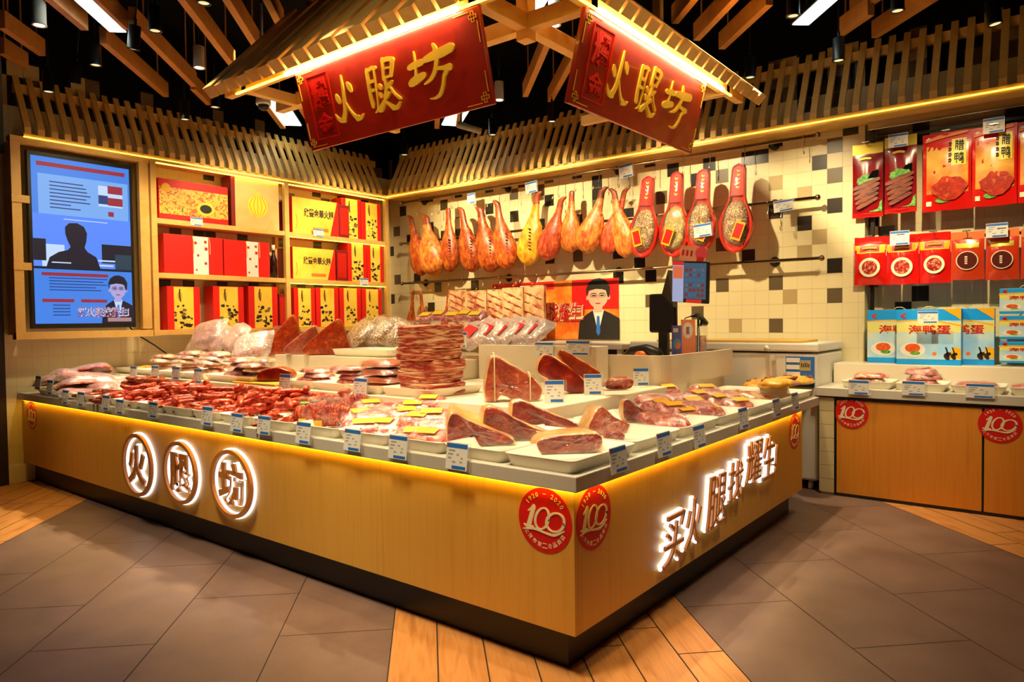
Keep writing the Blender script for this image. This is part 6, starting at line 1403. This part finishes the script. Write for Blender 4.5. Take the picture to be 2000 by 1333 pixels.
# egg boxes
def egg_box(label, x0, x1, y0, y1, xx, group, tilt=0):
    A, B = bp(x0, (y0+y1)/2, 'x', xx), bp(x1, (y0+y1)/2, 'x', xx); a, b = bp((x0+x1)/2, y0, 'x', xx), bp((x0+x1)/2, y1, 'x', xx); W = A.y-B.y
    zb = 1.0655 if group != 'small egg boxes in a stack' else b.z; H = a.z-zb
    t = thing('egg_box', label, 'egg box', T(xx, (A.y+B.y)/2, zb) @ FX, group)
    mb = MB(); mb.box((-W/2, 0, -.12), (W/2, H, 0)); mb.build('carton', [M['skyblue']], t, bevel=.002)
    mb = MB(); mb.box((-W/2, .10*H, 0), (W/2, .79*H, .001), 0); mb.box((-W/2, .58*H, .001), (W/2, .76*H, .0014), 1); p = mb.build('front_print', [M['sea'], mat('pale_yellow_print', C(226, 222, 130), .5)], t)
    mb = MB()
    mb.prism([(W*.22, H), (W/2, H), (W/2, H*.80), (W*.40, H*.88)], 0, .0016, 0); ribbon(mb, [(-W*.5, H*.78), (-.1*W, H*.80), (W*.2, H*.77), (W*.5, H*.70)], .012, 0, None, .001, .002)
    mb.prism([(W*.28, .12*H), (W*.5, .12*H), (W*.5, .30*H), (W*.40, .33*H)], .001, .002, 0); mb.build('yellow_band', [M['yellowlabel']], p)
    mb = MB(); text(mb, '海鸭蛋', W*.66, H*.17, 0, T(.02*W, H*.63, .0016), .02); ribbon(mb, [(-.36*W, H*.92), (-.42*W, H*.88), (-.36*W, H*.84)], .014, 0, None, 0, .002); mb.build('lettering', [M['redink']], p)
    mb = MB(); mb.disc(.13*H, .001, .002, 1, T(-.24*W, H*.27, 0), 24, .2*W); mb.disc(.08*H, .002, .003, 0, T(-.24*W, H*.30, 0), 24, .12*W); mb.disc(.035*H, .003, .0035, 2, T(-.20*W, H*.21, 0), 16, .08*W); mb.disc(.035*H, .001, .002, 3, T(.10*W, H*.2, 0), 16, .035*W); mb.build('egg_dish_print', [M['egg'], M['paper'], M['greens'], M['orange']], p)
    mb = MB()
    for s, x in ((1, .30), (.8, .40)):
        ribbon(mb, [(x*W, .13*H), (x*W-.01, .17*H), (x*W+.01, .2*H)], .035*s, 0, None, .002, .003); ribbon(mb, [(x*W+.0, .2*H), (x*W-.004, .26*H), (x*W-.012, .31*H)], .012*s, 0, None, .002, .003)
    mb.build('duck_print', [M['ink']], p)
    mb = MB(); mb.tube([(-.10*W, H, -.05), (-.04*W, H+.02, -.04), (.04*W, H+.02, -.04), (.10*W, H, -.05)], .004, 6); mb.build('carry_cord', [M['rope']], t); return t
EG = 'large egg boxes on the ledge'
egg_box('blue egg box at the left, partly behind the middle one', 1694, 1818, 605, 704, 4.56, EG); egg_box('blue egg box in the middle, in front of the other two', 1751, 1877, 604, 708, 4.42, EG); egg_box('blue egg box at the right, partly behind the middle one', 1818, 1942, 603, 706, 4.56, EG)
SG = 'small egg boxes in a stack'
for i, (a, b) in enumerate(((668, 710), (617, 663), (563, 613))): egg_box('%s small blue egg box of the stack at the right edge' % ('lowest', 'middle', 'topmost')[i], 1952, 2050, a, b, 4.5, SG)
P, w_, h_ = lwh(1812, 620, 40, 24, 'x', 4.29); card('price card on the middle blue egg box', T(P) @ FX, w_, h_, 'price cards on the bag pegs', False)
# trays on the side cabinet
for i, (a, b) in enumerate(((1640, 1742), (1745, 1850), (1853, 1966), (1970, 2075))):
    ya, yb = bp(b, 760, 'x', XC+.03).y, bp(a, 760, 'x', XC+.03).y
    put_tray(['white tray of yellow and pink packs on the side cabinet', 'white tray of red meat packs on the side cabinet', 'white tray with thin pink slices on the side cabinet', 'white tray at the right edge of the side cabinet'][i], T(XC+.22, (ya+yb)/2, .89) @ RZ(-PI/2), yb-ya-.01, .36, .06, 'white trays on the side cabinet')
    y = (ya+yb)/2
    for k in range((3, 4, 2, 2)[i]):
        put((pp, pb_, ph, ph)[i], T(XC+.2, y+.03*(k % 2)-.015, .9+.037*k) @ RZ(-PI/2+.15*(k % 3)), '%s pack in the %s side cabinet tray' % (('lowest', 'second', 'third', 'fourth')[k], ('left', 'second', 'third', 'right')[i]), 'packs in the %s side cabinet tray' % ('left', 'second', 'third', 'right')[i])
for x, y, a, b, lab in ((1677, 757, 40, 28, 'price card below the left tray on the side cabinet'), (1784, 759, 44, 28, 'price card below the second tray on the side cabinet'), (1914, 764, 56, 28, 'price card below the third tray on the side cabinet')):
    P, w_, h_ = lwh(x, y, a, b, 'x', XC-.03); card(lab, T(P) @ FX, w_, h_, 'price cards on the side cabinet')

# ------------------------------------------------------------------ freezer, board, POS
XF = 3.92
t = thing('chest_freezer', 'white chest freezer with blue control panel behind the counter end', 'freezer', T(XF, .13, 0)); inv = t.matrix_world.inverted()
def fb_(a, b, nm, m, bev=.01, par=None):
    mb = MB(); mb.box(a, b, 0, inv); return mb.build(nm, [m], par or t, bevel=bev)
fb_((XF, .13, .08), (XW-.02, 1.9, 1.165), 'body', M['whitemetal'], .02); lid = fb_((XF-.015, .12, 1.18), (XW-.02, 1.91, 1.255), 'lid', M['whitemetal'], .015)
y0, y1 = bp(1535, 720, 'x', XF).y, bp(1591, 720, 'x', XF).y
P0, P1 = bp(1563, 697, 'x', XF).z, .90
pn = fb_((XF-.006, y1, P1-.02), (XF+.002, y0, P0), 'control_panel', M['blue'], .002)
mb = MB(); mb.box((XF-.008, y1+.03, P0-.12), (XF-.006, y1+.12, P0-.03), 0, inv)
for k in range(4): mb.box((XF-.008, y0-.12, P0-.05-.06*k), (XF-.006, y0-.005, P0-.012-.06*k), 1, inv)
for k in range(5): mb.box((XF-.0085, y1+.04+.015*k, P0-.09), (XF-.008, y1+.048+.015*k, P0-.06+.005*(k % 3)), 2, inv)
mb.build('display', [mat('lcd_grey', C(170, 160, 120), .4), M['paper'], M['ink']], pn)
yh = bp(1502, 690, 'x', XF).y
mb = MB(); mb.tube([(XF-.02, yh+.02, 1.20), (XF-.07, yh, 1.22), (XF-.07, yh-.03, 1.19)], .018, 8, 0, inv); mb.box((XF-.03, yh-.06, 1.10), (XF+.0, yh-.02, 1.15), 0, inv); mb.build('latch', [M['whitemetal']], t)
fb_((XF+.003, .128, .22), (XF+.2, .131, .40), 'vent', M['grey'], 0) if False else None
for y in (.2, 1.8):
    mb = MB(); mb.lathe([(.001, -.015), (.035, -.015), (.035, .015), (.001, .015)], 14, 0, inv @ T(XF+.06, y, .036) @ RX(PI/2)); mb.build('caster', [M['whitemetal']], t)
mb = MB(); mb.box((XF+.0, .26, 0), (XF+.5, 1.62, .02)); o = mb.build('pine_board', [mat('yellow_board_top', C(232, 188, 96), .5)], None, T(0, 0, 1.256), .003); tag(o, 'long yellow wooden board lying on the freezer lid', 'board')
t = thing('back_table', 'white back table left of the freezer under the banner', 'table', T(XF, 2.0, 0))
mb = MB(); mb.box((0, 0, 1.17), (.80, 1.9, 1.225)); mb.build('tabletop', [M['whitemetal']], t, bevel=.006)
for x in (.05, .75):
    for y in (.05, 1.85): mb = MB(); mb.box((x-.025, y-.025, 0), (x+.025, y+.025, 1.17)); mb.build('leg', [M['whitemetal']], t)
mb = MB(); mb.box((.3, 0.02, .3), (.32, 1.88, 1.16)); mb.build('back_panel', [M['black']], t)
# POS terminal
PX = 2.95
P = bp(1300, 655, 'x', PX); 
t = thing('pos_terminal', 'black point-of-sale terminal with tilted screen on the cash desk', 'cash register', T(PX, P.y, 1.12)); inv = t.matrix_world.inverted()
a, b = bp(1270, 612, 'x', PX+.1), bp(1322, 612, 'x', PX+.1); top, bot = bp(1296, 574, 'x', PX+.1), bp(1296, 650, 'x', PX+.1)
mb = MB(); mb.box((PX+.07, b.y, bot.z), (PX+.13, a.y, top.z), 0, inv); mb.build('customer_display', [M['black']], t, bevel=.02, seg=3)
mb = MB(); mb.box((PX-.02, b.y+.02, 1.12), (PX+.2, a.y+.06, 1.16), 0, inv); mb.build('base', [M['black']], t, bevel=.01)
mb = MB(); mb.box((PX+.06, (a.y+b.y)/2-.05, 1.15), (PX+.12, (a.y+b.y)/2+.03, bot.z+.02), 0, inv); mb.build('neck', [M['black']], t, bevel=.008)
q0, q1, q2 = bp(1296, 574, 'x', PX+.1), bp(1308, 528, 'x', PX+.02), bp(1318, 600, 'x', PX+.06)
mb = MB(); mb.add([inv @ (v+Vector((d, 0, 0))) for d in (-.03, .05) for v in (q0, q1, q2)], [(0, 1, 2), (5, 4, 3), (0, 3, 4, 1), (1, 4, 5, 2), (2, 5, 3, 0)]); mb.build('hinge_arm', [M['black']], t)
q = [bp(1308, 508, 'x', PX-.06), bp(1379, 514, 'x', PX-.06), bp(1389, 592, 'x', PX-.02), bp(1317, 592, 'x', PX-.02)]
c = (q[0]+q[1]+q[2]+q[3])/4; right = (q[1]-q[0])+(q[2]-q[3]); up = (q[0]-q[3])+(q[1]-q[2]); SW, SH = right.length/2, up.length/2
mx = inv @ frame_mx(c, right, up)
mb = MB(); mb.box((-SW/2, -SH/2, -.03), (SW/2, SH/2, 0), 0, mx); mb.build('screen_housing', [M['black']], t, bevel=.006)
mb = MB(); mb.box((-SW/2+.004, -SH/2+.004, 0), (-SW*.18, SH/2-.004, .001), 0, mx); mb.box((-SW*.17, -SH*.40, 0), (SW*.43, SH*.46, .001), 1, mx); mb.box((-SW*.1, -SH*.49, 0), (SW*.32, -SH*.41, .0012), 2, mx); mb.box((-SW/2+.004, SH*.40, .001), (-SW*.18, SH*.49, .0015), 2, mx); mb.box((-SW/2+.01, SH*.08, .001), (-SW*.2, SH*.38, .0015), 3, mx)
r = random.Random(8)
for k in range(6):
    for j in range(5): mb.box((-SW*.14+SW*.11*j, -SH*.34+SH*.12*k, .001), (-SW*.06+SW*.11*j, -SH*.27+SH*.12*k, .0014), 4+r.randrange(3), mx)
mb.build('screen_picture', [glow('pos_pale', C(170, 176, 210), .7), glow('pos_slate', C(70, 96, 120), .6), glow('pos_red', C(220, 40, 30), .7), glow('pos_orange', C(230, 110, 70), .7), glow('pos_cell_red', C(130, 50, 50), .6), glow('pos_cell_blue', C(60, 110, 140), .6), glow('pos_cell_grey', C(100, 110, 116), .6)], t)
q = [bp(1328, 479, 'x', PX-.05), bp(1380, 484, 'x', PX-.05), bp(1380, 514, 'x', PX-.05)]; w_, h_ = (q[1]-q[0]).length, abs(q[1].z-q[2].z); c = (q[0]+q[2])/2
t2 = tag(None or bpy.data.objects.new('till_topper', None), 'small pink notice standing on top of the till screen', 'notice'); COL.objects.link(t2); t2.matrix_world = frame_mx(c, q[1]-q[0], (0, 0, 1))
mb = MB(); mb.box((-w_/2, -h_/2, -.003), (w_/2, h_/2, 0)); mb.build('card', [mat('pink_card', C(240, 170, 140), .5)], t2)
mb = MB(); mb.disc(.05, .0, .0015, 0, T(w_*.3, h_*.1, 0), 20); mb.box((w_*.16, -h_*.5, .0), (w_*.42, -h_*.15, .002), 1)
for k in range(3): mb.box((-w_*.42+w_*.16*k, -.02, 0), (-w_*.34+w_*.16*k, .025, .001), 1)
mb.build('printed_mark', [mat('pink_print', C(236, 80, 110), .5), M['redink']], t2)
P = bp(1362, 628, 'y', 1.02)
t = thing('barcode_scanner', 'black handheld barcode scanner on its stand beside the till', 'scanner', T(P.x, 1.02, 1.12)); h = P.z-1.12
mb = MB(); mb.tube([(-.12, 0, h+.045), (-.04, 0, h+.055), (.05, 0, h+.045), (.12, 0, h+.015), (.17, 0, h-.02)], [.010, .022, .024, .022, .03], 10); mb.tube([(.10, 0, h+.01), (.075, 0, h-.04)], .014, 8); mb.build('body', [M['black']], t)
mb = MB(); mb.lathe([(.06, 0), (.06, .01), (.012, .02), (.010, h+.02)], 14, 0, T(.02, 0, 0)); mb.build('stand', [M['black']], t)
mb = MB(); mb.tube([(-.12, 0, h+.045), (-.2, .02, h+.03), (-.24, .05, h-.05), (-.24, .08, .01)], .005, 6); mb.build('cable', [M['black']], t)
def stand_card(name, label, q, dep, mats, deco):
    P = [bp(x, y, 'y', dep) for x, y in q]; c = (P[0]+P[1]+P[2]+P[3])/4; r_ = (P[1]-P[0])+(P[2]-P[3]); u_ = (P[0]-P[3])+(P[1]-P[2]); w_, h_ = r_.length/2, u_.length/2
    t = thing(name, label, 'counter sign', frame_mx(c, r_, u_)); mb = MB(); mb.box((-w_/2, -h_/2, -.006), (w_/2, h_/2, 0)); mb.build('panel', [mats[0]], t, bevel=.002)
    mb = MB(); deco(mb, w_, h_); mb.build('print', mats[1:], t)
    mb = MB(); mb.box((-w_*.3, -h_/2, -.05), (w_*.3, -h_/2+.012, -.006)); mb.build('foot', [M['acrylic']], t)
stand_card('payment_sign', 'blue leaning payment sign on the cash desk screen', [(1304, 646), (1320, 646), (1343, 691), (1322, 693)], .90, [mat('violet_blue_print', C(60, 60, 190), .4), M['paper'], M['skyblue'], M['orange']], lambda mb, w, h: (mb.box((-w*.4, h*.3, 0), (w*.1, h*.42, .001), 0), mb.disc(h*.16, 0, .001, 1, T(0, -.05*h, 0), 16, w*.4), mb.disc(h*.1, .001, .002, 2, T(.1*w, -.1*h, 0), 16, w*.25)))
stand_card('payment_sign', 'orange payment sign with pale panel on the cash desk', [(1322, 630), (1352, 628), (1364, 690), (1340, 691)], .92, [mat('orange_sign', C(240, 130, 80), .4), M['paper'], M['skyblue'], M['redink']], lambda mb, w, h: (mb.disc(h*.22, 0, .001, 0, T(-.05*w, h*.2, 0), 24, w*.36), mb.box((-w*.17, h*.1, .001), (w*.05, h*.3, .002), 2), mb.box((-w*.05, h*.16, .002), (w*.02, h*.26, .0026), 1)))
P = bp(1376, 678, 'y', 1.0)
t = thing('card_box', 'clear box of small cards on the cash desk right of the orange sign', 'box', T(P.x, 1.0, 1.12)); h = P.z-1.12
mb = MB(); mb.box((-.075, 0, 0), (.075, .10, h+.20)); mb.build('clear_body', [M['acrylic']], t)
mb = MB(); mb.box((-.065, .01, .005), (.065, .09, h+.10)); mb.build('cards', [noisy('mixed_cards', [(.3, C(240, 200, 150)), (.5, C(220, 120, 110)), (.7, C(150, 190, 190))], (12, 12, 30), 2, .5)], t)
P = bp(1262, 694, 'x', 2.75)
t = thing('tape_dispenser', 'black tape dispenser with orange core behind the cash desk screen', 'tape dispenser', T(2.75, P.y, 1.12)); z = P.z-1.12
mb = MB(); mb.tube([(0, .22, .02), (0, .12, z+.03), (0, .0, z+.045), (0, -.10, z+.02), (0, -.16, .02)], [.03, .04, .045, .04, .02], 10); mb.build('body', [M['black']], t)
mb = MB(); mb.lathe([(.02, -.05), (.045, -.05), (.045, .05), (.02, .05)], 20, 0, T(-.03, .02, z-.01) @ RY(PI/2)); mb.build('core', [M['orange']], t)
# tidy: drop prototypes never placed
for o in list(sc.objects):
    if o.parent is None and o.type == 'EMPTY' and not o.get('label'):
        for c in list(o.children_recursive): bpy.data.objects.remove(c)
        bpy.data.objects.remove(o)
